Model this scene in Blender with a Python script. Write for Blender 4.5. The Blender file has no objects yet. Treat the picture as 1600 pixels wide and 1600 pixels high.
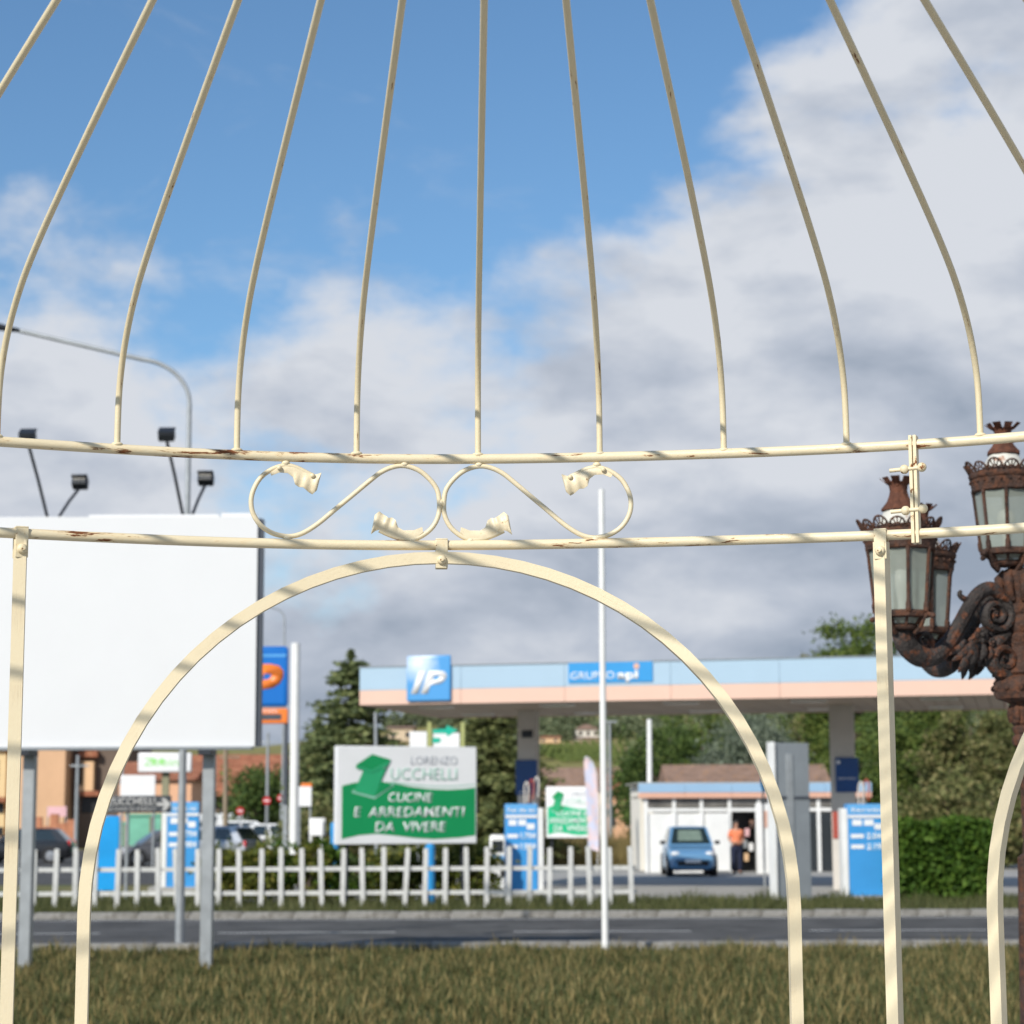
import bpy, bmesh, math, random
import numpy as np
from mathutils import Vector, Matrix, Euler
random.seed(7); RNG = np.random.default_rng(7)
PI = math.pi; R_ = math.radians
SC = bpy.context.scene
COL = SC.collection

# ------------------------------------------------------------------ camera
EYE = 1.95; FPX = 3281.0; PITCH = 0.1436; ROLL = 0.004
cam_d = bpy.data.cameras.new("camera"); cam = bpy.data.objects.new("camera", cam_d); COL.objects.link(cam)
cam_d.sensor_width = 36.0; cam_d.lens = FPX / 1600 * 36.0
cam_d.clip_start = 0.05; cam_d.clip_end = 6000
cam.matrix_world = Matrix.Translation((0, 0, EYE)) @ Matrix.Rotation(PI/2 + PITCH, 4, 'X') @ Matrix.Rotation(-ROLL, 4, 'Z')
cam_d.dof.use_dof = True; cam_d.dof.focus_distance = 4.1; cam_d.dof.aperture_fstop = 8.0
SC.camera = cam

# ------------------------------------------------------------------ sun, sky with clouds, exposure
SUN_AZ = R_(34); SUN_EL = R_(33)       # behind the camera and to the left
sd = Vector((-math.sin(SUN_AZ)*math.cos(SUN_EL), -math.cos(SUN_AZ)*math.cos(SUN_EL), math.sin(SUN_EL)))
sun_d = bpy.data.lights.new("sun", 'SUN'); sun_d.energy = 3.8; sun_d.angle = R_(0.75); sun_d.color = (1.0, 0.95, 0.86)
sun = bpy.data.objects.new("sun", sun_d); COL.objects.link(sun)
sun.rotation_euler = sd.to_track_quat('Z', 'Y').to_euler(); sun.location = (-20, -40, 50)

W = bpy.data.worlds.new("World"); SC.world = W; W.use_nodes = True
nt = W.node_tree; nt.nodes.clear()
def N(t, **kw):
    n = nt.nodes.new(t)
    for k, v in kw.items(): setattr(n, k, v)
    return n
def lk(a, b): nt.links.new(a, b)
def MA(op, a, b=None, clamp=False):
    n = N('ShaderNodeMath', operation=op); n.use_clamp = clamp
    for i, v in enumerate((a, b)):
        if v is None: continue
        if isinstance(v, (int, float)): n.inputs[i].default_value = v
        else: lk(v, n.inputs[i])
    return n.outputs[0]
def SS(val, lo, hi, o0=0.0, o1=1.0):
    n = N('ShaderNodeMapRange', interpolation_type='SMOOTHSTEP'); lk(val, n.inputs[0])
    n.inputs[1].default_value = lo; n.inputs[2].default_value = hi; n.inputs[3].default_value = o0; n.inputs[4].default_value = o1
    return n.outputs[0]
def NZ(vec, scale, detail, rough=0.55, dist=0.0):
    n = N('ShaderNodeTexNoise'); lk(vec, n.inputs['Vector']); n.inputs['Scale'].default_value = scale
    n.inputs['Detail'].default_value = detail; n.inputs['Roughness'].default_value = rough; n.inputs['Distortion'].default_value = dist
    return n.outputs['Fac']
sky = N('ShaderNodeTexSky', sky_type='NISHITA'); sky.sun_disc = False
sky.sun_elevation = SUN_EL; sky.sun_rotation = math.atan2(sd.x, sd.y)
sky.altitude = 200; sky.air_density = 1.0; sky.dust_density = 0.6; sky.ozone_density = 2.2
tc = N('ShaderNodeTexCoord'); sep = N('ShaderNodeSeparateXYZ'); lk(tc.outputs['Generated'], sep.inputs[0])
def MAPV(sc, loc=(0, 0, 0)):
    m = N('ShaderNodeMapping'); lk(tc.outputs['Generated'], m.inputs[0]); m.inputs['Scale'].default_value = sc; m.inputs['Location'].default_value = loc
    return m.outputs[0]
vA = MAPV((1, 1, 1.7), (3.1, 0.4, 1.3)); vB = MAPV((1, 1, 2.1), (0.7, 2.2, 5.1)); vC = MAPV((1.0, 1.0, 2.9), (8.7, 1.2, 0.0))
x, z = sep.outputs[0], sep.outputs[2]
nA = NZ(vA, 7.0, 10, 0.56, 0.1)             # billows of the cloud edge
nB = NZ(vB, 13.0, 8, 0.55, 0.2)             # light and dark within the bank
nC = NZ(vC, 6.0, 5, 0.5)                    # flat grey bases
zb = MA('ADD', 0.20, MA('MINIMUM', MA('MULTIPLY', MA('MAXIMUM', MA('SUBTRACT', x, 0.0), 0.0), 1.25), 0.45))   # the bank rises to the right
cov = MA('ADD', MA('MULTIPLY', MA('SUBTRACT', zb, z), 7.0), MA('MULTIPLY', MA('SUBTRACT', nA, 0.5), 4.2))
mask = SS(cov, -0.34, 0.50)
wisp = MA('MULTIPLY', SS(NZ(vB, 5.0, 9, 0.62, 0.6), 0.56, 0.74), 0.35)
mask = MA('MAXIMUM', mask, wisp)
edge = SS(cov, 0.0, 2.6)                    # 0 at the lit rim, 1 deep in the bank
shade = MA('ADD', MA('MULTIPLY', edge, 0.42), MA('MULTIPLY', MA('SUBTRACT', nC, 0.5), 1.9))
shade = MA('ADD', shade, MA('MULTIPLY', MA('SUBTRACT', nB, 0.5), -2.1))
shade = MA('ADD', shade, SS(z, 0.03, 0.21, 0.46, 0.0), clamp=True)
cr = N('ShaderNodeValToRGB'); lk(shade, cr.inputs[0])
CL = 6.5
els = cr.color_ramp.elements
els[0].position = 0.0; els[0].color = (0.77, 0.805, 0.87, 1)
els[1].position = 1.0; els[1].color = (0.36, 0.425, 0.53, 1)
e_ = els.new(0.45); e_.color = (0.56, 0.615, 0.715, 1)
cm = N('ShaderNodeMix', data_type='RGBA', blend_type='MULTIPLY'); cm.inputs[0].default_value = 1.0
lk(cr.outputs[0], cm.inputs[6]); cm.inputs[7].default_value = (CL, CL, CL, 1)
sk2 = N('ShaderNodeMix', data_type='RGBA', blend_type='MULTIPLY'); sk2.inputs[0].default_value = 1.0; lk(sky.outputs[0], sk2.inputs[6]); sk2.inputs[7].default_value = (0.70, 0.90, 1.0, 1)      # clear, polarised blue
mx = N('ShaderNodeMix', data_type='RGBA'); lk(mask, mx.inputs[0]); lk(sk2.outputs[2], mx.inputs[6]); lk(cm.outputs[2], mx.inputs[7])
bg = N('ShaderNodeBackground'); lk(mx.outputs[2], bg.inputs[0]); bg.inputs[1].default_value = 0.115
wo = N('ShaderNodeOutputWorld'); lk(bg.outputs[0], wo.inputs[0])

vs = SC.view_settings; vs.view_transform = 'Standard'; vs.look = 'None'; vs.exposure = 0.25; vs.gamma = 1.0; vs.use_curve_mapping = False
SC.cycles.max_bounces = 6; SC.cycles.transparent_max_bounces = 12

# ------------------------------------------------------------------ pixel of the photograph + distance -> point in the world
def ray(px, py):
    X, Y = px - 800.0, py - 800.0
    c, s = math.cos(ROLL), math.sin(ROLL)
    a, b = (X*c - Y*s)/FPX, -(X*s + Y*c)/FPX
    return Vector((a, math.cos(PITCH) - b*math.sin(PITCH), math.sin(PITCH) + b*math.cos(PITCH)))
def at(px, py, d):
    v = ray(px, py); return Vector((0, 0, EYE)) + v*(d/v.y)
def M2(px, d): return px*d/FPX           # pixels at a distance -> metres

# ------------------------------------------------------------------ materials
MATS = {}
def mat(name, col, rough=0.6, metal=0.0, var=0.12, scale=4.0, bump=0.0, bscale=40.0, spec=0.5, col2=None, thr=None, trans=0.0, stretch=(1, 1, 1), emit=0.0, coat=0.0, tw=0.03):
    """noise-tinted principled material; col2/thr add a second colour in patches (rust, dirt, lichen)"""
    if name in MATS: return MATS[name]
    m = bpy.data.materials.new(name); m.use_nodes = True; t = m.node_tree; ns = t.nodes; b = ns['Principled BSDF']
    L = t.links.new
    c = ns.new('ShaderNodeTexCoord'); mp = ns.new('ShaderNodeMapping'); L(c.outputs['Object'], mp.inputs[0]); mp.inputs['Scale'].default_value = stretch
    n = ns.new('ShaderNodeTexNoise'); L(mp.outputs[0], n.inputs['Vector']); n.inputs['Scale'].default_value = scale; n.inputs['Detail'].default_value = 6; n.inputs['Roughness'].default_value = 0.6
    r = ns.new('ShaderNodeValToRGB'); L(n.outputs['Fac'], r.inputs[0])
    r.color_ramp.elements[0].position = 0.3; r.color_ramp.elements[1].position = 0.7
    r.color_ramp.elements[0].color = (*[v*(1-var) for v in col], 1); r.color_ramp.elements[1].color = (*[min(1, v*(1+var)) for v in col], 1)
    out = r.outputs[0]
    if col2 is not None:
        n2 = ns.new('ShaderNodeTexNoise'); L(mp.outputs[0], n2.inputs['Vector']); n2.inputs['Scale'].default_value = scale*2.3; n2.inputs['Detail'].default_value = 8; n2.inputs['Roughness'].default_value = 0.65
        mr = ns.new('ShaderNodeMapRange'); L(n2.outputs['Fac'], mr.inputs[0]); mr.inputs[1].default_value = thr-tw; mr.inputs[2].default_value = thr+tw
        x_ = ns.new('ShaderNodeMix'); x_.data_type = 'RGBA'; L(mr.outputs[0], x_.inputs[0]); L(out, x_.inputs[6]); x_.inputs[7].default_value = (*col2, 1); out = x_.outputs[2]
    L(out, b.inputs['Base Color'])
    b.inputs['Roughness'].default_value = rough; b.inputs['Metallic'].default_value = metal; b.inputs['Specular IOR Level'].default_value = spec
    if coat: b.inputs['Coat Weight'].default_value = coat; b.inputs['Coat Roughness'].default_value = 0.08
    if trans: b.inputs['Transmission Weight'].default_value = trans
    if emit: b.inputs['Emission Color'].default_value = (*col, 1); b.inputs['Emission Strength'].default_value = emit
    if bump:
        n3 = ns.new('ShaderNodeTexNoise'); L(mp.outputs[0], n3.inputs['Vector']); n3.inputs['Scale'].default_value = bscale; n3.inputs['Detail'].default_value = 5
        bp = ns.new('ShaderNodeBump'); bp.inputs['Strength'].default_value = bump; bp.inputs['Distance'].default_value = 0.01
        L(n3.outputs['Fac'], bp.inputs['Height']); L(bp.outputs[0], b.inputs['Normal'])
    MATS[name] = m; return m

def paint_rust(name, col, streak=(14, 60, 1), lo=0.60, big=0.5, coords='UV'):
    """cream enamel with chips of rust that run along the bar (UV: metres along, metres round)"""
    m = bpy.data.materials.new(name); m.use_nodes = True; t = m.node_tree; ns = t.nodes; b = ns['Principled BSDF']; L = t.links.new
    c = ns.new('ShaderNodeTexCoord'); mp = ns.new('ShaderNodeMapping'); L(c.outputs[coords], mp.inputs[0]); mp.inputs['Scale'].default_value = streak
    n1 = ns.new('ShaderNodeTexNoise'); L(mp.outputs[0], n1.inputs['Vector']); n1.inputs['Scale'].default_value = 1.0; n1.inputs['Detail'].default_value = 7; n1.inputs['Roughness'].default_value = 0.68
    n2 = ns.new('ShaderNodeTexNoise'); L(c.outputs['Object'], n2.inputs['Vector']); n2.inputs['Scale'].default_value = 7.0; n2.inputs['Detail'].default_value = 2
    a = ns.new('ShaderNodeMath'); a.operation = 'MULTIPLY_ADD'; L(n2.outputs['Fac'], a.inputs[0]); a.inputs[1].default_value = big; L(n1.outputs['Fac'], a.inputs[2])
    mr = ns.new('ShaderNodeMapRange'); L(a.outputs[0], mr.inputs[0]); mr.inputs[1].default_value = lo+big*0.5; mr.inputs[2].default_value = lo+big*0.5+0.018
    st = ns.new('ShaderNodeMapRange'); L(a.outputs[0], st.inputs[0]); st.inputs[1].default_value = lo+big*0.5-0.09; st.inputs[2].default_value = lo+big*0.5+0.01; st.inputs[4].default_value = 0.32
    r = ns.new('ShaderNodeValToRGB'); L(n1.outputs['Fac'], r.inputs[0]); r.color_ramp.elements[0].position = 0.3; r.color_ramp.elements[1].position = 0.7
    r.color_ramp.elements[0].color = (*[v*0.86 for v in col], 1); r.color_ramp.elements[1].color = (*col, 1)
    rr = ns.new('ShaderNodeValToRGB'); n4 = ns.new('ShaderNodeTexNoise'); L(c.outputs['Object'], n4.inputs['Vector']); n4.inputs['Scale'].default_value = 90; L(n4.outputs['Fac'], rr.inputs[0])
    rr.color_ramp.elements[0].color = (0.045, 0.02, 0.012, 1); rr.color_ramp.elements[1].color = (0.30, 0.095, 0.022, 1)
    xs = ns.new('ShaderNodeMix'); xs.data_type = 'RGBA'; L(st.outputs[0], xs.inputs[0]); L(r.outputs[0], xs.inputs[6]); xs.inputs[7].default_value = (0.62, 0.36, 0.10, 1)
    x_ = ns.new('ShaderNodeMix'); x_.data_type = 'RGBA'; L(mr.outputs[0], x_.inputs[0]); L(xs.outputs[2], x_.inputs[6]); L(rr.outputs[0], x_.inputs[7])
    L(x_.outputs[2], b.inputs['Base Color'])
    q = ns.new('ShaderNodeMapRange'); L(mr.outputs[0], q.inputs[0]); q.inputs[3].default_value = 0.44; q.inputs[4].default_value = 0.9; L(q.outputs[0], b.inputs['Roughness'])
    n5 = ns.new('ShaderNodeTexNoise'); L(c.outputs['Object'], n5.inputs['Vector']); n5.inputs['Scale'].default_value = 160; n5.inputs['Detail'].default_value = 3
    h = ns.new('ShaderNodeMath'); h.operation = 'MULTIPLY_ADD'; L(mr.outputs[0], h.inputs[0]); h.inputs[1].default_value = -0.8; L(n5.outputs['Fac'], h.inputs[2])
    bp = ns.new('ShaderNodeBump'); bp.inputs['Strength'].default_value = 0.28; bp.inputs['Distance'].default_value = 0.0015; L(h.outputs[0], bp.inputs['Height']); L(bp.outputs[0], b.inputs['Normal'])
    MATS[name] = m; return m

def leafmat(name, c1, c2, c3):
    m = bpy.data.materials.new(name); m.use_nodes = True; t = m.node_tree; ns = t.nodes; b = ns['Principled BSDF']; L = t.links.new
    g = ns.new('ShaderNodeNewGeometry'); c = ns.new('ShaderNodeTexCoord'); n = ns.new('ShaderNodeTexNoise'); L(c.outputs['Object'], n.inputs['Vector']); n.inputs['Scale'].default_value = 0.9; n.inputs['Detail'].default_value = 3
    a = ns.new('ShaderNodeMath'); a.operation = 'MULTIPLY_ADD'; L(g.outputs['Random Per Island'], a.inputs[0]); a.inputs[1].default_value = 0.55
    s_ = ns.new('ShaderNodeMath'); s_.operation = 'MULTIPLY'; L(n.outputs['Fac'], s_.inputs[0]); s_.inputs[1].default_value = 0.5; L(s_.outputs[0], a.inputs[2])
    r = ns.new('ShaderNodeValToRGB'); L(a.outputs[0], r.inputs[0]); e = r.color_ramp.elements
    e[0].position = 0.15; e[0].color = (*c1, 1); e[1].position = 0.95; e[1].color = (*c3, 1); k = e.new(0.55); k.color = (*c2, 1)
    L(r.outputs[0], b.inputs['Base Color']); b.inputs['Roughness'].default_value = 0.65; b.inputs['Specular IOR Level'].default_value = 0.25
    tr = ns.new('ShaderNodeBsdfTranslucent'); L(r.outputs[0], tr.inputs[0]); mxs = ns.new('ShaderNodeMixShader'); mxs.inputs[0].default_value = 0.38
    L(b.outputs[0], mxs.inputs[1]); L(tr.outputs[0], mxs.inputs[2]); L(mxs.outputs[0], ns['Material Output'].inputs[0])
    MATS[name] = m; return m

def glassmat(name, tint, op=0.35, rough=0.12):
    """window or lantern glass: part clear, part coated and reflecting"""
    m = bpy.data.materials.new(name); m.use_nodes = True; t = m.node_tree; ns = t.nodes; b = ns['Principled BSDF']; L = t.links.new
    c = ns.new('ShaderNodeTexCoord'); n = ns.new('ShaderNodeTexNoise'); L(c.outputs['Object'], n.inputs['Vector']); n.inputs['Scale'].default_value = 9; n.inputs['Detail'].default_value = 5
    r = ns.new('ShaderNodeMapRange'); L(n.outputs['Fac'], r.inputs[0]); r.inputs[3].default_value = op*0.7; r.inputs[4].default_value = min(1, op*1.3)
    b.inputs['Base Color'].default_value = (*tint, 1); b.inputs['Roughness'].default_value = rough
    tr = ns.new('ShaderNodeBsdfTransparent'); tr.inputs[0].default_value = (0.92, 0.95, 0.93, 1); mxs = ns.new('ShaderNodeMixShader'); L(r.outputs[0], mxs.inputs[0])
    L(tr.outputs[0], mxs.inputs[1]); L(b.outputs[0], mxs.inputs[2]); L(mxs.outputs[0], ns['Material Output'].inputs[0])
    MATS[name] = m; return m

# ------------------------------------------------------------------ mesh collector
class MB:
    def __init__(s): s.v = []; s.f = []; s.uv = []; s.bev = False
    def add(s, vs, fs, uvs=None):
        o = len(s.v); s.v += [tuple(p) for p in vs]; s.f += [tuple(i+o for i in f) for f in fs]
        s.uv += uvs if uvs else [None]*len(fs)
        return s
    def box(s, c, d, rz=0.0, bev=0.0, M=None):
        x, y, z = [k/2 for k in d]; T = Matrix.Translation(c) @ Matrix.Rotation(rz, 4, 'Z')
        if M is not None: T = Matrix.Translation(c) @ M
        if bev <= 0:
            p = [(-x,-y,-z),(x,-y,-z),(x,y,-z),(-x,y,-z),(-x,-y,z),(x,-y,z),(x,y,z),(-x,y,z)]
            f = [(0,3,2,1),(4,5,6,7),(0,1,5,4),(1,2,6,5),(2,3,7,6),(3,0,4,7)]
            return s.add([T @ Vector(q) for q in p], f)
        s.bev = True; bm = bmesh.new(); bmesh.ops.create_cube(bm, size=1.0); bmesh.ops.scale(bm, vec=d, verts=bm.verts)
        bmesh.ops.bevel(bm, geom=bm.edges[:], offset=min(bev, min(d)*0.45), segments=2, affect='EDGES', profile=0.5)
        bm.verts.index_update(); s.add([T @ q.co for q in bm.verts], [[q.index for q in f.verts] for f in bm.faces]); bm.free(); return s
    def tube(s, path, r, n=10, closed=False, caps=True, up=None, sx=1.0, sy=1.0, square=False):
        P = [Vector(p) for p in path]; k = len(P); rr = r if hasattr(r, '__len__') else [r]*k
        T = []
        for i in range(k):
            a = P[(i-1) % k] if (closed or i > 0) else P[0]; b = P[(i+1) % k] if (closed or i < k-1) else P[-1]
            T.append((b-a).normalized())
        u = Vector(up) if up else (Vector((0,0,1)) if abs(T[0].z) < 0.9 else Vector((0,1,0)))
        vs, fs, uvs = [], [], []; L = 0; Ls = []
        for i in range(k):
            if i: L += (P[i]-P[i-1]).length
            Ls.append(L)
            if up: u = Vector(up)
            u = (u - T[i]*u.dot(T[i])).normalized(); w = T[i].cross(u)
            for j in range(n):
                a = 2*PI*(j+0.5)/n
                if square:
                    q = 1/max(abs(math.cos(a)), abs(math.sin(a))); vs.append(P[i] + (u*math.cos(a)*sy*q + w*math.sin(a)*sx*q)*rr[i])
                else: vs.append(P[i] + (u*math.cos(a)*sy + w*math.sin(a)*sx)*rr[i])
        Ls.append(L + (P[0]-P[-1]).length)
        for i in range(k if closed else k-1):
            i2 = (i+1) % k
            for j in range(n):
                j2 = (j+1) % n; fs.append((i*n+j, i*n+j2, i2*n+j2, i2*n+j))
                c = 2*PI*rr[i]/n; uvs.append([(Ls[i], j*c), (Ls[i], (j+1)*c), (Ls[i+1], (j+1)*c), (Ls[i+1], j*c)])
        if caps and not closed:
            fs.append(tuple(range(n-1, -1, -1))); uvs.append(None); fs.append(tuple((k-1)*n+j for j in range(n))); uvs.append(None)
        return s.add(vs, fs, uvs)
    def cyl(s, a, b, r0, r1=None, n=12): return s.tube([a, b], [r0, r0 if r1 is None else r1], n)
    def lathe(s, prof, n=20, c=(0,0,0), M=None, flute=0.0, nf=8, caps=True):
        k = len(prof); vs = []; fs = []; T = Matrix.Translation(c) @ (M if M is not None else Matrix())
        for r, z in prof:
            for j in range(n):
                a = 2*PI*j/n; q = r*(1+flute*math.cos(nf*a)); vs.append(T @ Vector((q*math.cos(a), q*math.sin(a), z)))
        for i in range(k-1):
            for j in range(n): j2 = (j+1) % n; fs.append((i*n+j, i*n+j2, (i+1)*n+j2, (i+1)*n+j))
        if caps: fs.append(tuple(range(n-1,-1,-1))); fs.append(tuple((k-1)*n+j for j in range(n)))
        return s.add(vs, fs)
    def ball(s, c, r, n=10, sc=(1,1,1)):
        pr = [(math.sin(PI*i/n), -math.cos(PI*i/n)) for i in range(1, n)]
        return s.lathe([(p[0]*r, p[1]*r) for p in pr], n+4, c, Matrix.Diagonal((*sc, 1)))
    def prism(s, poly, y0, y1, M=None):
        """poly in x,z; extruded along y"""
        n = len(poly); T = M if M is not None else Matrix()
        vs = [T @ Vector((p[0], y0, p[1])) for p in poly] + [T @ Vector((p[0], y1, p[1])) for p in poly]
        fs = [tuple(range(n)), tuple(range(2*n-1, n-1, -1))] + [(i, i+n, (i+1) % n+n, (i+1) % n) for i in range(n)]
        return s.add(vs, fs)
    def sheet(s, U, Lw, th, nrm):
        """thin curved plate between two polylines, thickness th along nrm"""
        k = len(U); nr = Vector(nrm)*th; vs = []
        for a, b in zip(U, Lw): vs += [Vector(a), Vector(b)]
        vs += [v+nr for v in vs]; o = 2*k; fs = []
        for i in range(k-1):
            a, b, c, d = 2*i, 2*i+1, 2*i+3, 2*i+2; fs += [(a, b, c, d), (a+o, d+o, c+o, b+o), (a, d, d+o, a+o), (b, b+o, c+o, c)]
        fs += [(0, o, o+1, 1), (2*k-2, 2*k-1, o+2*k-1, o+2*k-2)]
        return s.add(vs, fs)
    def build(s, name, m, parent=None, smooth=40.0, loc=None, rz=0.0):
        me = bpy.data.meshes.new(name); me.from_pydata(s.v, [], s.f); me.materials.append(m if not isinstance(m, str) else MATS[m])
        if any(u for u in s.uv):
            ul = me.uv_layers.new(name="UVMap"); data = []
            for f, u in zip(s.f, s.uv):
                data += [c for q in (u or [(0, 0)]*len(f)) for c in q]
            ul.data.foreach_set("uv", data)
        bm = bmesh.new(); bm.from_mesh(me); bmesh.ops.recalc_face_normals(bm, faces=bm.faces); bm.to_mesh(me); bm.free()
        if smooth: me.polygons.foreach_set("use_smooth", [True]*len(me.polygons)); me.set_sharp_from_angle(angle=R_(min(smooth, 22) if s.bev else smooth))
        o = bpy.data.objects.new(name, me); COL.objects.link(o)
        if parent is not None: o.parent = parent
        if loc is not None: o.location = loc
        o.rotation_euler.z = rz
        return o
def tag(o, label, cat, group=None, kind=None):
    o['label'] = label; o['category'] = cat
    if group: o['group'] = group
    if kind: o['kind'] = kind
    return o
def thing(name, label, cat, loc=(0,0,0), rz=0.0, group=None):
    o = bpy.data.objects.new(name, None); COL.objects.link(o); o.location = loc; o.rotation_euler.z = rz; o.empty_display_size = 0.2
    return tag(o, label, cat, group)
def struct(o): o['kind'] = 'structure'; return o
def clone(o, parent=None):
    c = o.copy(); COL.objects.link(c); c.parent = parent
    for ch in list(o.children): clone(ch, c)
    return c
def text(body, name, m, parent, loc, h, width=None, shear=0.0, weight=0.0, align='LEFT', th=0.004, spacing=1.0, jitter=0.0):
    """lettering as a thin mesh facing -y; h = cap height, squeezed or stretched to width"""
    cu = bpy.data.curves.new(name, 'FONT'); cu.body = body; cu.size = 1.0; cu.extrude = 0.0; cu.shear = shear; cu.offset = weight; cu.space_character = spacing; cu.resolution_u = 3; cu.align_x = 'LEFT'
    o = bpy.data.objects.new("tmp", cu); COL.objects.link(o); bpy.context.view_layer.update()
    me = bpy.data.meshes.new_from_object(o.evaluated_get(bpy.context.evaluated_depsgraph_get())); bpy.data.objects.remove(o); bpy.data.curves.remove(cu)
    co = np.empty(len(me.vertices)*3); me.vertices.foreach_get("co", co); co = co.reshape(-1, 3)
    x0, x1 = co[:,0].min(), co[:,0].max(); k = h/0.70; w0 = (x1-x0)*k; kx = k*(width/w0 if width else 1.0); wd = (x1-x0)*kx
    X = (co[:,0]-x0)*kx; Z = co[:,1]*k
    if jitter: Z = Z + jitter*h*np.sin(X/h*2.1)
    X = X - (wd if align == 'RIGHT' else wd/2 if align == 'CENTER' else 0)
    out = np.stack([X, np.zeros_like(X), Z], 1); me.vertices.foreach_set("co", out.ravel()); me.update()
    me.materials.clear(); me.materials.append(MATS[m] if isinstance(m, str) else m); me.name = name
    bm = bmesh.new(); bm.from_mesh(me); r = bmesh.ops.extrude_face_region(bm, geom=bm.faces[:])
    bmesh.ops.translate(bm, vec=(0, -th, 0), verts=[g for g in r['geom'] if isinstance(g, bmesh.types.BMVert)]); bmesh.ops.recalc_face_normals(bm, faces=bm.faces); bm.to_mesh(me); bm.free()
    ob = bpy.data.objects.new(name, me); COL.objects.link(ob); ob.parent = parent; ob.location = loc
    return ob

# palette
paint_rust('cream_paint_ring', (0.80, 0.69, 0.475), (13, 85, 1), 0.602, 0.26)
paint_rust('cream_paint_bar', (0.80, 0.69, 0.475), (14, 110, 1), 0.645, 0.30)
paint_rust('cream_paint_rib', (0.78, 0.665, 0.44), (14, 120, 1), 0.662, 0.30)
paint_rust('cream_paint_fitting', (0.79, 0.68, 0.46), (70, 70, 70), 0.62, 0.30, 'Object')
paint_rust('cream_paint_leaf', (0.82, 0.705, 0.49), (60, 60, 60), 0.68, 0.3, 'Object')
mat('rusty_iron', (0.060, 0.036, 0.028), 0.8, 0.1, 0.6, 14, 0.9, 80, 0.25, (0.125, 0.052, 0.028), 0.55, tw=0.10)
mat('rusty_iron_arm', (0.044, 0.037, 0.034), 0.7, 0.15, 0.6, 11, 0.9, 70, 0.3, (0.17, 0.058, 0.024), 0.585, tw=0.08)
mat('rusty_iron_cap', (0.10, 0.042, 0.027), 0.85, 0.05, 0.45, 16, 0.8, 80, 0.25, (0.16, 0.062, 0.034), 0.55, tw=0.1)
mat('milk_cone', (0.62, 0.60, 0.53), 0.5, 0, 0.1, 10, 0, 40, 0.4, (0.34, 0.13, 0.05), 0.62)
mat('black_wire', (0.02, 0.02, 0.02), 0.5)
glassmat('lantern_glass', (0.33, 0.36, 0.31), 0.62, 0.3)
mat('bulb_white', (0.82, 0.80, 0.74), 0.35)
mat('sheet_white', (0.70, 0.705, 0.715), 0.6, 0, 0.015, 1.2)
mat('white_paint', (0.78, 0.78, 0.76), 0.45, 0, 0.06, 2.5)
mat('sign_white', (0.80, 0.80, 0.80), 0.4, 0, 0.03, 2)
mat('galvanised', (0.38, 0.40, 0.41), 0.45, 0.45, 0.14, 5, 0.15, 30)
mat('grey_sheet', (0.27, 0.295, 0.315), 0.5, 0.3, 0.08, 3)
mat('dark_metal', (0.030, 0.034, 0.042), 0.45, 0.3, 0.2, 6)
mat('dark_pole', (0.07, 0.08, 0.10), 0.5, 0.2, 0.15, 3)
mat('lamp_glass', (0.55, 0.52, 0.46), 0.2)
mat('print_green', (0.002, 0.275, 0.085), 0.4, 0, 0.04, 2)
mat('print_green_light', (0.02, 0.36, 0.15), 0.4, 0, 0.05, 2)
mat('print_green_dark', (0.004, 0.12, 0.045), 0.4, 0, 0.05, 2)
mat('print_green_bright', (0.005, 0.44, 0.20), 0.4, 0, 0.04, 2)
mat('print_green_pale', (0.32, 0.58, 0.46), 0.4, 0, 0.03, 2)
mat('print_teal', (0.01, 0.44, 0.30), 0.4, 0, 0.04, 2)
mat('print_grey', (0.33, 0.36, 0.40), 0.4, 0, 0.03, 2)
mat('print_lime', (0.34, 0.72, 0.25), 0.4, 0, 0.03, 2)
mat('print_white', (0.82, 0.82, 0.82), 0.4, 0, 0.02, 2)
mat('ip_blue', (0.004, 0.15, 0.53), 0.35, 0, 0.04, 1)
mat('ip_blue_light', (0.10, 0.36, 0.72), 0.35, 0, 0.05, 1)
mat('ip_orange', (0.85, 0.21, 0.03), 0.4, 0, 0.04, 1)
mat('panel_blue', (0.03, 0.29, 0.64), 0.35, 0, 0.05, 2)
mat('pump_blue', (0.05, 0.30, 0.66), 0.35, 0, 0.05, 2)
mat('pump_blue_pale', (0.13, 0.40, 0.74), 0.35, 0, 0.05, 2)
mat('navy', (0.004, 0.055, 0.21), 0.3, 0, 0.06, 3)
mat('fascia_blue', (0.37, 0.505, 0.62), 0.4, 0, 0.03, 0.7)
mat('fascia_peach', (0.73, 0.49, 0.385), 0.4, 0, 0.03, 0.7)
mat('kiosk_blue', (0.30, 0.46, 0.63), 0.4, 0, 0.04, 0.7)
mat('kiosk_peach', (0.70, 0.40, 0.29), 0.4, 0, 0.04, 0.7)
mat('soffit', (0.42, 0.34, 0.265), 0.7, 0, 0.10, 1.2, 0.5, 12, 0.3, None, None, 0, (1, 0.1, 1))
mat('column_grey', (0.56, 0.52, 0.47), 0.7, 0, 0.06, 1.5)
mat('concrete', (0.34, 0.33, 0.31), 0.85, 0, 0.12, 0.8, 0.2, 30)
mat('asphalt', (0.080, 0.078, 0.076), 0.9, 0, 0.4, 0.9, 0.6, 60, 0.3, (0.045, 0.044, 0.044), 0.60, tw=0.02)
mat('road_paint', (0.68, 0.68, 0.65), 0.7, 0, 0.12, 5)
mat('plaster_orange', (0.64, 0.40, 0.24), 0.85, 0, 0.08, 0.5, 0.2, 12, 0.3, (0.72, 0.56, 0.42), 0.70)
mat('plaster_tan', (0.72, 0.47, 0.27), 0.85, 0, 0.08, 0.5)
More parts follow.
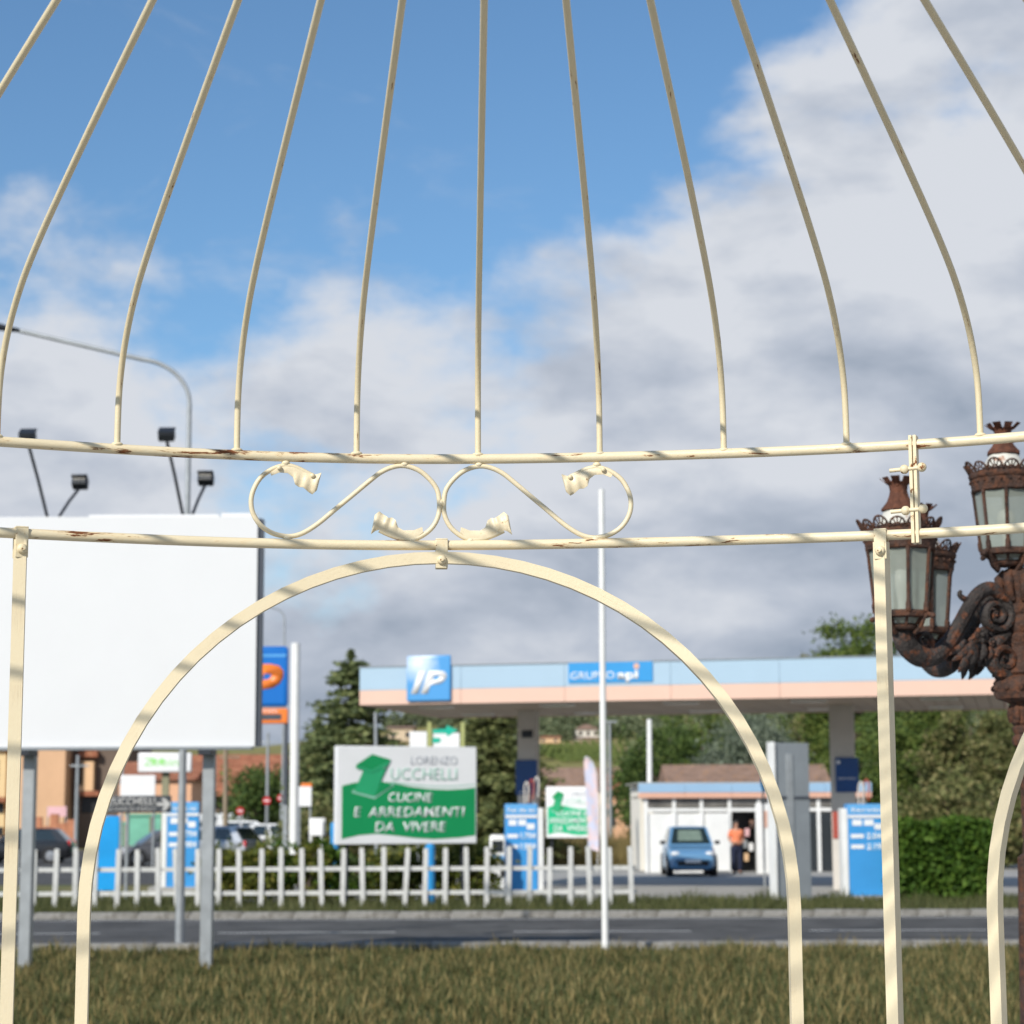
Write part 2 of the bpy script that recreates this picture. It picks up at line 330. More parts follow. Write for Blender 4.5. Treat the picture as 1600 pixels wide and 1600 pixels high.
mat('plaster_yellow', (0.70, 0.54, 0.30), 0.85, 0, 0.06, 0.5)
mat('plaster_brown', (0.145, 0.105, 0.080), 0.85, 0, 0.10, 0.5)
mat('plaster_white', (0.76, 0.72, 0.64), 0.85, 0, 0.06, 0.3)
mat('plaster_beige', (0.60, 0.47, 0.33), 0.85, 0, 0.06, 0.3)
mat('plaster_peach', (0.72, 0.41, 0.25), 0.85, 0, 0.06, 0.5)
mat('tile_red', (0.30, 0.115, 0.065), 0.85, 0, 0.3, 1.5, 0.6, 6, 0.2, (0.40, 0.19, 0.11), 0.55)
mat('tile_brown', (0.25, 0.165, 0.125), 0.85, 0, 0.25, 2.2, 0.7, 7, 0.2, (0.36, 0.20, 0.10), 0.60)
mat('brick_red', (0.46, 0.19, 0.10), 0.85, 0, 0.2, 2, 0.3, 14)
mat('dark_opening', (0.012, 0.012, 0.013), 0.4)
mat('picket_white', (0.56, 0.56, 0.54), 0.6, 0, 0.15, 3, 0.3, 40, 0.4, (0.36, 0.34, 0.29), 0.62, tw=0.05)
mat('transom_glass', (0.17, 0.16, 0.145), 0.12, 0, 0.5, 1.3, 0, 40, 0.6)
mat('window_dark', (0.03, 0.035, 0.04), 0.08, 0, 0.2, 1, 0, 40, 0.6)
mat('wood_pole', (0.28, 0.22, 0.15), 0.85, 0, 0.2, 3)
mat('olive_post', (0.25, 0.24, 0.15), 0.7, 0, 0.1, 3)
mat('lime_post', (0.36, 0.38, 0.14), 0.6, 0, 0.1, 3)
mat('net_green', (0.17, 0.45, 0.32), 0.8, 0, 0.15, 1.2)
mat('sky_blue_panel', (0.01, 0.32, 0.74), 0.35, 0, 0.15, 1.2)
mat('pink_cloth', (0.75, 0.45, 0.47), 0.7, 0, 0.1, 2)
mat('sign_black', (0.045, 0.05, 0.057), 0.45, 0, 0.1, 2)
mat('sign_grey_letter', (0.48, 0.47, 0.45), 0.5, 0, 0.05, 2)
mat('red_sign', (0.50, 0.015, 0.02), 0.4, 0, 0.05, 3)
mat('tyre', (0.022, 0.022, 0.024), 0.85)
mat('rim', (0.42, 0.43, 0.45), 0.35, 0.7)
mat('headlight', (0.72, 0.74, 0.76), 0.12, 0.1)
mat('taillight', (0.62, 0.012, 0.015), 0.2)
mat('car_glass', (0.018, 0.028, 0.032), 0.05, 0, 0.1, 1, 0, 40, 0.8)
mat('car_black', (0.012, 0.013, 0.016), 0.25, 0.1, 0.1, 1, 0, 40, 0.5, None, None, 0, (1,1,1), 0, 0.7)
mat('car_silver', (0.42, 0.43, 0.45), 0.3, 0.6, 0.05, 1, 0, 40, 0.5, None, None, 0, (1,1,1), 0, 0.7)
mat('car_grey', (0.16, 0.16, 0.17), 0.3, 0.5, 0.05, 1, 0, 40, 0.5, None, None, 0, (1,1,1), 0, 0.7)
mat('car_white', (0.74, 0.74, 0.73), 0.3, 0.0, 0.03, 1, 0, 40, 0.5, None, None, 0, (1,1,1), 0, 0.7)
mat('car_blue', (0.15, 0.33, 0.55), 0.3, 0.15, 0.05, 1, 0, 40, 0.5, None, None, 0, (1,1,1), 0, 0.7)
mat('plastic_black', (0.02, 0.02, 0.022), 0.6)
mat('skin', (0.50, 0.27, 0.18), 0.55); mat('hair', (0.02, 0.014, 0.01), 0.6)
mat('shirt_orange', (0.80, 0.24, 0.11), 0.8, 0, 0.1, 6); mat('trousers_navy', (0.012, 0.017, 0.045), 0.85)
mat('bark', (0.10, 0.075, 0.055), 0.9, 0, 0.3, 4, 0.6, 25)
mat('hose_red', (0.33, 0.05, 0.03), 0.5)
leafmat('leaf_conifer', (0.051, 0.078, 0.036), (0.170, 0.212, 0.084), (0.409, 0.421, 0.170))
leafmat('leaf_cedar', (0.058, 0.080, 0.034), (0.179, 0.207, 0.074), (0.388, 0.385, 0.156))
leafmat('leaf_dark', (0.034, 0.062, 0.020), (0.095, 0.149, 0.038), (0.235, 0.308, 0.077))
leafmat('leaf_green', (0.040, 0.072, 0.014), (0.117, 0.169, 0.035), (0.271, 0.304, 0.076))
leafmat('leaf_olive', (0.087, 0.115, 0.074), (0.204, 0.243, 0.169), (0.379, 0.419, 0.324))
leafmat('leaf_mixed', (0.053, 0.069, 0.023), (0.178, 0.193, 0.066), (0.415, 0.335, 0.159))
leafmat('leaf_hedge', (0.024, 0.060, 0.008), (0.081, 0.162, 0.020), (0.182, 0.275, 0.045))
leafmat('leaf_shrub', (0.042, 0.065, 0.013), (0.154, 0.182, 0.029), (0.351, 0.286, 0.065))
leafmat('leaf_hill', (0.082, 0.109, 0.054), (0.200, 0.243, 0.133), (0.399, 0.416, 0.240))  # grey-green leaves, colour lightened in place of distance haze
leafmat('leaf_vine', (0.091, 0.140, 0.042), (0.197, 0.252, 0.070), (0.333, 0.364, 0.126))
leafmat('grass_dry', (0.140, 0.110, 0.040), (0.300, 0.230, 0.090), (0.420, 0.340, 0.150))
leafmat('grass_green', (0.05, 0.062, 0.02), (0.11, 0.125, 0.045), (0.22, 0.20, 0.085))

# ------------------------------------------------------------------ the ground, the road, the hill
def flat(name, x0, x1, y0, y1, z, m, n=1):
    b = MB(); b.add([(x0,y0,z),(x1,y0,z),(x1,y1,z),(x0,y1,z)], [(0,1,2,3)]); return struct(b.build(name, m, None, 0))
m_ground = mat('dry_field', (0.19, 0.165, 0.075), 0.95, 0, 0.3, 0.35, 0.6, 8, 0.2, (0.11, 0.13, 0.04), 0.52)
m_grass = mat('verge_soil', (0.075, 0.085, 0.03), 0.95, 0, 0.35, 0.8, 0.6, 15, 0.2, (0.14, 0.12, 0.06), 0.58)
flat('ground', -2500, 2500, -200, 3500, 0.0, m_ground)
flat('pavement', -60, 60, -8, 14, 0.004, 'concrete')
flat('verge', -90, 90, 14.2, 31.0, 0.005, m_grass)
flat('road', -120, 120, 31.3, 41.0, 0.004, 'asphalt')
mat('kerb_grey', (0.27, 0.26, 0.24), 0.9, 0, 0.3, 1.3, 0.4, 30, 0.3, (0.17, 0.16, 0.14), 0.56, tw=0.06)
for yy in (31.75, 40.5): flat('road_edge_line', -120, 120, yy, yy+0.13, 0.008, 'road_paint')
for i in range(-12, 12):
    flat('road_centre_dash', i*5.0, i*5.0+3.0, 36.1, 36.23, 0.008, 'road_paint')
for ya, yb in ((31.0, 31.3), (41.0, 41.3), (13.9, 14.2)):
    b = MB(); b.box((0, (ya+yb)/2, 0.045), (240, yb-ya-0.02, 0.09)); kb = struct(b.build('kerb', 'concrete', None, 0))
    if ya > 20:      # single kerb stones as far as they can be told apart
        b = MB(); b.box((0, 0, 0), (0.985, yb-ya, 0.13), 0, 0.018); st0 = b.build('kerb_stone', 'kerb_grey', kb, 30)
        for i in range(-13, 14):
            o = st0 if i == -13 else st0.copy()
            if i > -13: COL.objects.link(o); o.parent = kb
            o.location = (i+0.3, (ya+yb)/2+random.uniform(-0.006, 0.006), 0.068+random.uniform(-0.006, 0.006)); o.rotation_euler = (random.uniform(-0.01, 0.01), random.uniform(-0.006, 0.006), random.uniform(-0.005, 0.005))
flat('station_verge', -90, 90, 41.3, 48.8, 0.005, m_grass)
flat('forecourt', -6.5, 60, 48.8, 82, 0.006, 'concrete')
flat('car_park', -75, -6.8, 62, 128, 0.006, 'asphalt')

def ridge_px(px): return float(np.interp(px, [-400, 400, 520, 620, 720, 900, 1200, 1700], [1168, 1164, 1150, 1137, 1126, 1112, 1096, 1078]))
def hill_z(x, y):
    px = 800 + FPX*x/max(y, 1.0); top = (1274 - ridge_px(px))/FPX*1100 + EYE
    t = min(max((y-350)/750.0, 0), 1); 
    if y > 1100: t = 1 - 0.35*min((y-1100)/900.0, 1)
    else: t = t**1.3
    return max(0.0, top*t + 0.8*math.sin(x*0.021+1.3)*math.sin(y*0.013)*min(1, (y-350)/150.0 if y > 350 else 0)) - (0.6 if y < 352 else 0)
b = MB(); nx, ny = 60, 40; vs_ = []; fs_ = []
ys_ = [350 + 1650*(j/(ny-1))**1.2 for j in range(ny)]
for j in range(ny):
    for i in range(nx):
        y = ys_[j]; x = (i/(nx-1)-0.5)*0.95*y; vs_.append((x, y, hill_z(x, y)))
for j in range(ny-1):
    for i in range(nx-1): a = j*nx+i; fs_.append((a, a+1, a+nx+1, a+nx))
b.add(vs_, fs_); m_hill = mat('hill_grass', (0.20, 0.185, 0.062), 0.95, 0, 0.22, 0.012, 0.3, 0.2, 0.2, (0.27, 0.20, 0.10), 0.57)
struct(b.build('hill', m_hill, None, 180))

# ------------------------------------------------------------------ the birdcage gazebo the camera stands in
GX, GY, GR = -0.01, 1.98, 2.15; Z_TOP, Z_LOW = EYE+0.7028, EYE+0.5297; TC = -0.0604      # TC: angle of the panel that the photo shows
for nm in ('cream_paint_ring', 'cream_paint_bar', 'cream_paint_rib'):      # every bar gets its own chips
    t = MATS[nm].node_tree; oi = t.nodes.new('ShaderNodeObjectInfo'); mp = [n for n in t.nodes if n.type == 'MAPPING'][0]
    mu = t.nodes.new('ShaderNodeMath'); mu.operation = 'MULTIPLY'; mu.inputs[1].default_value = 53.0; t.links.new(oi.outputs['Random'], mu.inputs[0])
    cx = t.nodes.new('ShaderNodeCombineXYZ'); t.links.new(mu.outputs[0], cx.inputs[0]); t.links.new(mu.outputs[0], cx.inputs[2]); t.links.new(cx.outputs[0], mp.inputs['Location'])
gz = thing('birdcage_gazebo', 'cream painted iron birdcage gazebo with domed ribs, arches, scrolls and rust chips', 'gazebo', (GX, GY, 0))
def gp(th, z, dr=0.0): return Vector(((GR+dr)*math.sin(th), (GR+dr)*math.cos(th), z))
for zz in (Z_TOP, Z_LOW):
    b = MB(); n = 256; b.tube([gp(2*PI*i/n, zz + 0.0022*math.sin(3*2*PI*i/n+1) + 0.0012*math.sin(11*2*PI*i/n)) for i in range(n)], 0.0099, 16, True); b.build('ring', 'cream_paint_ring', gz, 60)
# ribs of the dome
prof = [(2.150, 0.7075), (2.149, 0.76), (2.140, 0.82), (2.112, 0.872), (2.072, 0.915), (2.02, 0.953), (1.955, 0.988), (1.87, 1.022), (1.77, 1.056), (1.63, 1.10), (1.45, 1.154), (1.2, 1.226), (0.95, 1.298), (0.7, 1.375), (0.5, 1.455), (0.33, 1.56), (0.22, 1.68), (0.16, 1.80)]
def smooth_path(P, k=3):
    out = []; P = [Vector(p) for p in P]; n = len(P)
    for i in range(n-1):
        p0, p1, p2, p3 = P[max(i-1, 0)], P[i], P[i+1], P[min(i+2, n-1)]
        for j in range(k):
            t = j/k; out.append(0.5*((2*p1) + (p2-p0)*t + (2*p0-5*p1+4*p2-p3)*t*t + (3*p1-p0-3*p2+p3)*t**3))
    out.append(P[-1]); return out
b = MB(); b.tube(smooth_path([(0, r, EYE+h) for r, h in prof]), 0.0062, 10, up=(1, 0, 0))
b.ball((0, GR, Z_TOP+0.0095), 0.012, 6, (1, 0.9, 0.45))
rib0 = b.build('rib', 'cream_paint_rib', gz, 60)
angs = [-26.57, -20.47, -14.27, -7.97, -1.53, 4.94, 11.5, 17.92, 24.78]
angs += [24.78 + (360-51.35)/48*i for i in range(1, 48)]
for i, a in enumerate(angs):
    o = rib0 if i == 0 else rib0.copy()
    if i: COL.objects.link(o); o.parent = gz
    o.rotation_euler = (0, 0, -R_(a))
b = MB(); b.tube([(0.16*math.sin(2*PI*i/32), 0.16*math.cos(2*PI*i/32), EYE+1.80) for i in range(32)], 0.012, 10, True); b.build('crown_ring', 'cream_paint_ring', gz, 60)
b = MB(); b.lathe([(0.17, EYE+1.81), (0.16, EYE+1.83), (0.05, EYE+1.88), (0.03, EYE+1.95), (0.06, EYE+2.0), (0.05, EYE+2.06), (0.015, EYE+2.11), (0.008, EYE+2.22), (0.002, EYE+2.25)], 20); b.build('finial', 'cream_paint_fitting', gz, 50)
# the scrolls, in metres along the ring from the panel's middle and height over the eye
SCR = [(-0.2565,.6667),(-0.2701,.6732),(-0.2872,.6812),(-0.3093,.6853),(-0.3352,.6772),(-0.3583,.6593),(-0.3722,.6339),(-0.3763,.6102),(-0.3716,.5869),(-0.3571,.5651),(-0.3362,.5512),(-0.3155,.5455),(-0.2948,.5449),(-0.2715,.5527),(-0.2431,.5717),(-0.2122,.5986),(-0.1759,.6296),(-0.1447,.6566),(-0.1212,.6755),(-0.0977,.6865),(-0.0741,.6895),(-0.0478,.6818),(-0.0268,.666),(-0.0097,.6435),(-0.0048,.6197),(-0.0056,.5931),(-0.0161,.5693),(-0.0344,.552),(-0.0553,.5426),(-0.0814,.5437),(-0.105,.5514),(-0.1233,.5599)]
LEAF1 = ( [(-0.3403, 0.6691), (-0.3274, 0.6787), (-0.3093, 0.6832), (-0.2937, 0.6816), (-0.2832, 0.6779), (-0.2741, 0.6737), (-0.2662, 0.6707), (-0.2597, 0.6688), (-0.2545, 0.6676), (-0.2467, 0.6691), (-0.2399, 0.6719)] , [(-0.3371, 0.6634), (-0.3221, 0.6702), (-0.3052, 0.6696), (-0.2948, 0.662), (-0.2907, 0.6474), (-0.2823, 0.6428), (-0.275, 0.642), (-0.2659, 0.6348), (-0.2562, 0.6287), (-0.2476, 0.6361), (-0.2388, 0.6703)] )
LEAF2 = ( [(-0.0384, 0.5665), (-0.0554, 0.5598), (-0.0763, 0.5596), (-0.0867, 0.5661), (-0.0912, 0.5798), (-0.0986, 0.5855), (-0.1056, 0.5839), (-0.1117, 0.5888), (-0.1235, 0.5974), (-0.1328, 0.5893), (-0.1394, 0.5537)] , [(-0.0365, 0.556), (-0.0527, 0.5427), (-0.0788, 0.5411), (-0.0919, 0.5442), (-0.101, 0.548), (-0.1089, 0.5514), (-0.1154, 0.5553), (-0.1206, 0.5578), (-0.1246, 0.5599), (-0.1311, 0.5577), (-0.1399, 0.551)] )
def panel_pt(s, z, dr=0.0): th = s/GR; return Vector(((GR+dr)*math.sin(th), (GR+dr)*math.cos(th), EYE+z))
def leaf_mesh(U, L, mir, side):
    """pressed iron leaf: fluted lobes between the stem edge and the scalloped edge"""
    k = 41; nv = 7; b = MB(); ui = np.linspace(0, 1, len(U)); t = np.linspace(0, 1, k)
    ux = np.interp(t, ui, [p[0] for p in U]); uz = np.interp(t, ui, [p[1] for p in U]); lx = np.interp(t, ui, [p[0] for p in L]); lz = np.interp(t, ui, [p[1] for p in L])
    vs = []; fs = []
    for lay in (0, 1):
        for i in range(k):
            sc = 1.0
            fl = 0.0026*math.cos(t[i]*PI*8.0)*max(0, min(1, (t[i]-0.25)/0.2))
            for j in range(nv):
                q = j/(nv-1); qq = (1-q) if side else q            # side: which edge carries the lobes
                qs = q*sc if not side else 1-(1-q)*sc
                px, pz = ux[i]+(lx[i]-ux[i])*qs, uz[i]+(lz[i]-uz[i])*qs
                d = -0.005 - 0.010*math.sin(qq*PI*0.8)*t[i] + fl*qq - lay*0.0014 + 0.008*t[i]*qq
                vs.append(panel_pt(px*mir, pz, d+0.002))
    o = k*nv
    for i in range(k-1):
        for j in range(nv-1):
            a = i*nv+j; fs += [(a, a+1, a+nv+1, a+nv), (a+o, a+nv+o, a+nv+1+o, a+1+o)]
    for i in range(k-1):
        a = i*nv; fs.append((a, a+nv, a+nv+o, a+o)); a = i*nv+nv-1; fs.append((a, a+o, a+nv+o, a+nv))
    for j in range(nv-1): fs.append((j, j+o, j+1+o, j+1)); a = (k-1)*nv+j; fs.append((a, a+1, a+1+o, a+o))
    b.add(vs, fs)
    return b
def scroll(mir):
    b = MB(); b.tube(smooth_path([panel_pt(s*mir, z) for s, z in SCR], 3), 0.0049, 10, up=(0, 1, 0))
    for s, z in ((-0.3093, .6903), (-0.0741, .6925), (-0.305, .5405), (-0.0575, .5395)): b.ball(panel_pt(s*mir, z), 0.0075, 6, (1.1, 1, 0.8))      # welds to the rings
    sc = b.build('scroll', 'cream_paint_bar', gz, 60)
    leaf_mesh(*LEAF1, mir, False).build('leaf', 'cream_paint_leaf', sc, 55); leaf_mesh(*LEAF2, mir, True).build('leaf', 'cream_paint_leaf', sc, 55)
    for rs, rz_ in ((-0.3225, .679), (-0.2565, .665)):
        r = MB(); r.ball(panel_pt(rs*mir, rz_, -0.008), 0.005, 6); r.build('rivet', 'cream_paint_fitting', sc, 60)
    return sc
sL, sR = scroll(1), scroll(-1)
b = MB(); b.ball(panel_pt(0, .613), 0.0065, 6, (1, 1, 1.6)); weld = b.build('weld', 'cream_paint_fitting', gz, 60)
# arch of flat bar, leg to leg
ap = [(-0.68, -1.86)] + [(-0.68, z) for z in (-1.2, -0.6, -0.35)] + [(-0.68*math.cos(a), -0.175+0.68*math.sin(a)) for a in np.linspace(0, PI, 41)] + [(0.68, z) for z in (-0.35, -0.6, -1.2)] + [(0.68, -1.86)]
b = MB(); b.tube([panel_pt(s, z, -0.004) for s, z in ap], 1.0, 4, up=(0, 1, 0), sx=0.0114, sy=0.0100, square=True); arch0 = b.build('arch', 'cream_paint_bar', gz, 40)
def bracket(th, drop):
    """folded strap over the lower ring with its dome nut and bolt end"""
    b = MB(); b.box((0, GR-0.0115, Z_LOW-0.018), (0.024, 0.004, 0.056), 0, 0.0012); b.box((0, GR+0.0112, Z_LOW-0.018), (0.024, 0.004, 0.056), 0, 0.0012)
    b.box((0, GR, Z_LOW+0.0115), (0.024, 0.0268, 0.0035), 0, 0.0012); k = b.build('bracket', 'cream_paint_fitting', gz, 40); k.rotation_euler.z = -th
    n = MB(); n.lathe([(0.0098, 0), (0.0098, 0.003), (0.0085, 0.006), (0.0052, 0.0085)], 12, (0, GR-0.0136, Z_LOW-0.030), Matrix.Rotation(PI/2, 4, 'X')); n.cyl((0, GR-0.0135, Z_LOW-0.030), (0, GR-0.028, Z_LOW-0.030), 0.0042, 0.0038, 10)
    n.build('bolt', 'cream_paint_fitting', k, 40)
    return k
b = MB(); hz = Z_LOW-0.012; b.tube([(0, GR-0.0005, 0.004), (0, GR-0.0005, hz*0.5), (0, GR-0.0005, hz)], 1.0, 4, up=(math.sin(0.28), math.cos(0.28), 0), sx=0.0118, sy=0.0118, square=True)
post0 = b.build('post', 'cream_paint_bar', gz, 40)
brA, brP = bracket(0, 0), bracket(0, 0)
def turn(o, rz): o.rotation_euler.z = rz
for k in range(8):
    rz = -(TC + k*PI/4)
    for src in (sL, sR, weld, arch0, brA):
        o = src if k == 0 else clone(src, gz); turn(o, rz - (0.022 if k == 1 and src in (arch0, brA) else 0.0))
    pa = R_(-25.23) + k*PI/4 if k else R_(-25.23)
    for src in (post0, brP):
        o = src if k == 0 else clone(src, gz); turn(o, -(pa if k != 1 else R_(19.56)))
# ring splices: a pair of plates with through bolts and ball nuts
def splice(th):
    b = MB(); zc = (Z_TOP+Z_LOW)/2
    for s in (-0.0042, 0.0042): b.box((s, GR, zc), (0.0066, 0.0255, Z_TOP-Z_LOW+0.036), 0, 0.001)
    k = b.build('splice_plate', 'cream_paint_fitting', gz, 40); turn(k, -th)
    for zz in (Z_TOP-0.048, Z_LOW+0.045):
        n = MB(); n.cyl((-0.045, GR-0.012, zz-0.001), (0.02, GR-0.012, zz+0.002), 0.0040, None, 10); n.ball((-0.0165, GR-0.012, zz), 0.0092, 8); n.ball((0.0170, GR-0.012, zz+0.002), 0.0092, 8); n.build('bolt', 'cream_paint_fitting', k, 60)
for q in range(4): splice(R_(21.36) + q*PI/2)

# ------------------------------------------------------------------ the rusty lamp post
LD = 8.0; lp0 = at(1600, 1300, LD)
def lz(y, d=LD): return at(1590, y, d).z
lamp = thing('cast_iron_street_lamp', 'rusty ornate cast iron street lamp with several lanterns on scrolled arms', 'street lamp', (lp0.x+0.022, lp0.y, 0))
k8 = LD/FPX
colp = [(0.20, 0.0), (0.20, 0.06), (0.17, 0.09), (0.165, 0.30), (0.13, 0.36), (0.10, 0.42), (0.085, 0.55), (0.085, 0.70), (0.10, 0.73), (0.07, 0.78)]
for y, hw in ((1475, 20), (1380, 18), (1340, 17), (1333, 9), (1320, 8), (1312, 7), (1300, 6), (1240, 6), (1170, 7), (1164, 11), (1158, 13), (1152, 12), (1148, 8), (1144, 10), (1138, 12), (1134, 9), (1130, 13), (1118, 15), (1108, 15), (1100, 14), (1096, 22), (1092, 34), (1084, 38), (1066, 38), (1060, 33), (1056, 22), (1052, 26), (1048, 22), (1042, 15), (1030, 13), (1012, 12), (1002, 16), (996, 17), (990, 11), (984, 14), (972, 15), (962, 13), (956, 17), (950, 17), (944, 12), (930, 15), (916, 19), (906, 22), (898, 22), (892, 17), (888, 10)):
    colp.append(((hw+(3 if y > 1168 else 9))*k8, lz(y)))
b = MB(); b.lathe(colp, 28); col = b.build('column', 'rusty_iron', lamp, 35)
b = MB()      # fluting ribs, bosses and acanthus on the column
for i in range(10):
    a = 2*PI*i/10; b.cyl((0.0225*math.cos(a), 0.0225*math.sin(a), lz(1310)), (0.0235*math.cos(a), 0.0235*math.sin(a), lz(1172)), 0.006, None, 6)
for i in range(8):
    a = 2*PI*i/8; c, s = math.cos(a), math.sin(a)
    b.ball((0.054*c, 0.054*s, lz(1116)), 0.019, 6, (0.8, 0.8, 2.0)); b.ball((0.070*c, 0.070*s, lz(908)), 0.02, 6, (1, 1, 1.1))
    b.tube([(0.056*c, 0.056*s, lz(938)), (0.078*c, 0.078*s, lz(925)), (0.082*c, 0.082*s, lz(905)), (0.06*c, 0.06*s, lz(892))], [0.014, 0.018, 0.018, 0.009], 8)
for i in range(12):
    a = 2*PI*i/12+0.2; b.ball((0.112*math.cos(a), 0.112*math.sin(a), lz(1076)), 0.014, 6)
b.build('column_ornament', 'rusty_iron', lamp, 45)['kind'] = 'stuff'

def lantern(zb, x, y, s=1.0, tilt=0.0):
    """eight-sided cast iron lantern; zb = height of its foot"""
    p = 0.00233*s; Z = lambda py: (985-py)*p
    root = MB()
    root.lathe([(0.030*s, Z(985)), (0.060*s, Z(983)), (0.066*s, Z(979)), (0.052*s, Z(976)), (0.050*s, Z(974))], 24)
    root.lathe([(0.084*s, Z(966)), (0.104*s, Z(964)), (0.106*s, Z(958)), (0.098*s, Z(954)), (0.080*s, Z(954))], 8, caps=False, M=Matrix.Rotation(PI/8, 4, 'Z'))
    root.lathe([(0.118*s, Z(858)), (0.128*s, Z(856)), (0.130*s, Z(850)), (0.131*s, Z(846)), (0.132*s, Z(844)), (0.132*s, Z(836)), (0.138*s, Z(834)), (0.141*s, Z(829)), (0.137*s, Z(825)), (0.132*s, Z(823)), (0.06*s, Z(813)), (0.02*s, Z(811))], 32, caps=False)
    for i in range(24):
        a = 2*PI*i/24; root.ball((0.133*s*math.cos(a), 0.133*s*math.sin(a), Z(840)), 0.0065*s, 5)
    for i in range(8):
        a = 2*PI*i/8+PI/8; c, q = math.cos(a), math.sin(a)
        root.tube([(0.100*s*c, 0.100*s*q, Z(957)), (0.104*s*c, 0.104*s*q, Z(945)), (0.104*s*c, 0.104*s*q, Z(940)), (0.121*s*c, 0.121*s*q, Z(864)), (0.122*s*c, 0.122*s*q, Z(854))], [0.0105*s, 0.010*s, 0.0068*s, 0.0068*s, 0.011*s], 8)
        root.tube([(0.076*s*c, 0.076*s*q, Z(966)), (0.060*s*c, 0.060*s*q, Z(976))], 0.006*s, 6)
        if i % 2 == 0:      # curled feet under the body
            root.tube([(0.128*s*c, 0.128*s*q, Z(964)), (0.112*s*c, 0.112*s*q, Z(961)), (0.092*s*c, 0.092*s*q, Z(967)), (0.078*s*c, 0.078*s*q, Z(980)), (0.05*s*c, 0.05*s*q, Z(990))], [0.010*s, 0.009*s, 0.008*s, 0.009*s, 0.010*s], 7)
            root.ball((0.130*s*c, 0.130*s*q, Z(964)), 0.011*s, 6)
    L = root.build('lantern', 'rusty_iron', lamp, 40, (x, y, zb)); L.rotation_euler.z = tilt
    g = MB()              # pierced gallery of fans
    n = 14
    for i in range(n):
        a0 = 2*PI*i/n
        def gpt(u, h): a = a0+u*PI/n; r = (0.136+0.026*h/0.05)*s; return (r*math.cos(a), r*math.sin(a), Z(826)+h*s)
        hh = 0.044 if i % 2 else 0.037
        g.tube([gpt(-0.95, 0.004)] + [gpt(-0.95*math.cos(t), hh*math.sin(t)) for t in np.linspace(0.15, PI-0.15, 9)] + [gpt(0.95, 0.004)], 0.0042*s, 6)
        g.tube([gpt(-0.45*math.cos(t), hh*0.42*math.sin(t)) for t in np.linspace(0, PI, 7)], 0.0032*s, 5)
        for t in (0.5, 1.04, PI/2, PI-1.04, PI-0.5): g.cyl(gpt(-0.45*math.cos(t), hh*0.42*math.sin(t)), gpt(-0.92*math.cos(t), hh*0.97*math.sin(t)), 0.0028*s, None, 5)
    g.build('gallery', 'rusty_iron', L, 50)
    c = MB(); c.lathe([(0.085*s, Z(816)), (0.070*s, Z(803)), (0.058*s, Z(794)), (0.050*s, Z(790))], 24); c.build('chimney_cone', 'milk_cone', L, 50)
    c = MB(); c.lathe([(0.064*s, Z(792)), (0.064*s, Z(788)), (0.054*s, Z(783)), (0.043*s, Z(777)), (0.035*s, Z(768)), (0.031*s, Z(760)), (0.034*s, Z(752)), (0.042*s, Z(747))], 32, flute=0.05, nf=8)
    for i in range(8):
        a = 2*PI*i/8; v, w = Vector((math.cos(a), math.sin(a), 0)), Vector((-math.sin(a), math.cos(a), 0))
        P0, P1 = v*0.041*s, v*(0.066 if i % 2 else 0.058)*s
        c.sheet([P0-w*0.014*s+Vector((0,0,Z(748))), P1-w*0.017*s+Vector((0,0,Z(739)))], [P0+w*0.014*s+Vector((0,0,Z(748))), P1+w*0.017*s+Vector((0,0,Z(739)))], 0.004*s, v)
    c.build('crown', 'rusty_iron_cap', L, 40)
    for i in range(8):
        a0, a1 = 2*PI*i/8+PI/8+0.04, 2*PI*(i+1)/8+PI/8-0.04
        f = lambda a, r, y_: (r*s*math.cos(a), r*s*math.sin(a), Z(y_))
        q = MB(); q.add([f(a0, 0.097, 954), f(a1, 0.097, 954), f(a1, 0.118, 858), f(a0, 0.118, 858)], [(0, 1, 2, 3)]); q.build('glass_pane', 'lantern_glass', L, 0)
    q = MB(); q.lathe([(0.055*s, Z(975)), (0.075*s, Z(966))], 8, caps=False, M=Matrix.Rotation(PI/8, 4, 'Z')); q.build('glass_cup', 'lantern_glass', L, 0)
    q = MB(); q.lathe([(0.016*s, Z(952)), (0.018*s, Z(935)), (0.028*s, Z(925)), (0.036*s, Z(912)), (0.036*s, Z(900)), (0.026*s, Z(890)), (0.006*s, Z(885))], 16); q.build('bulb', 'bulb_white', L, 60)
    return L
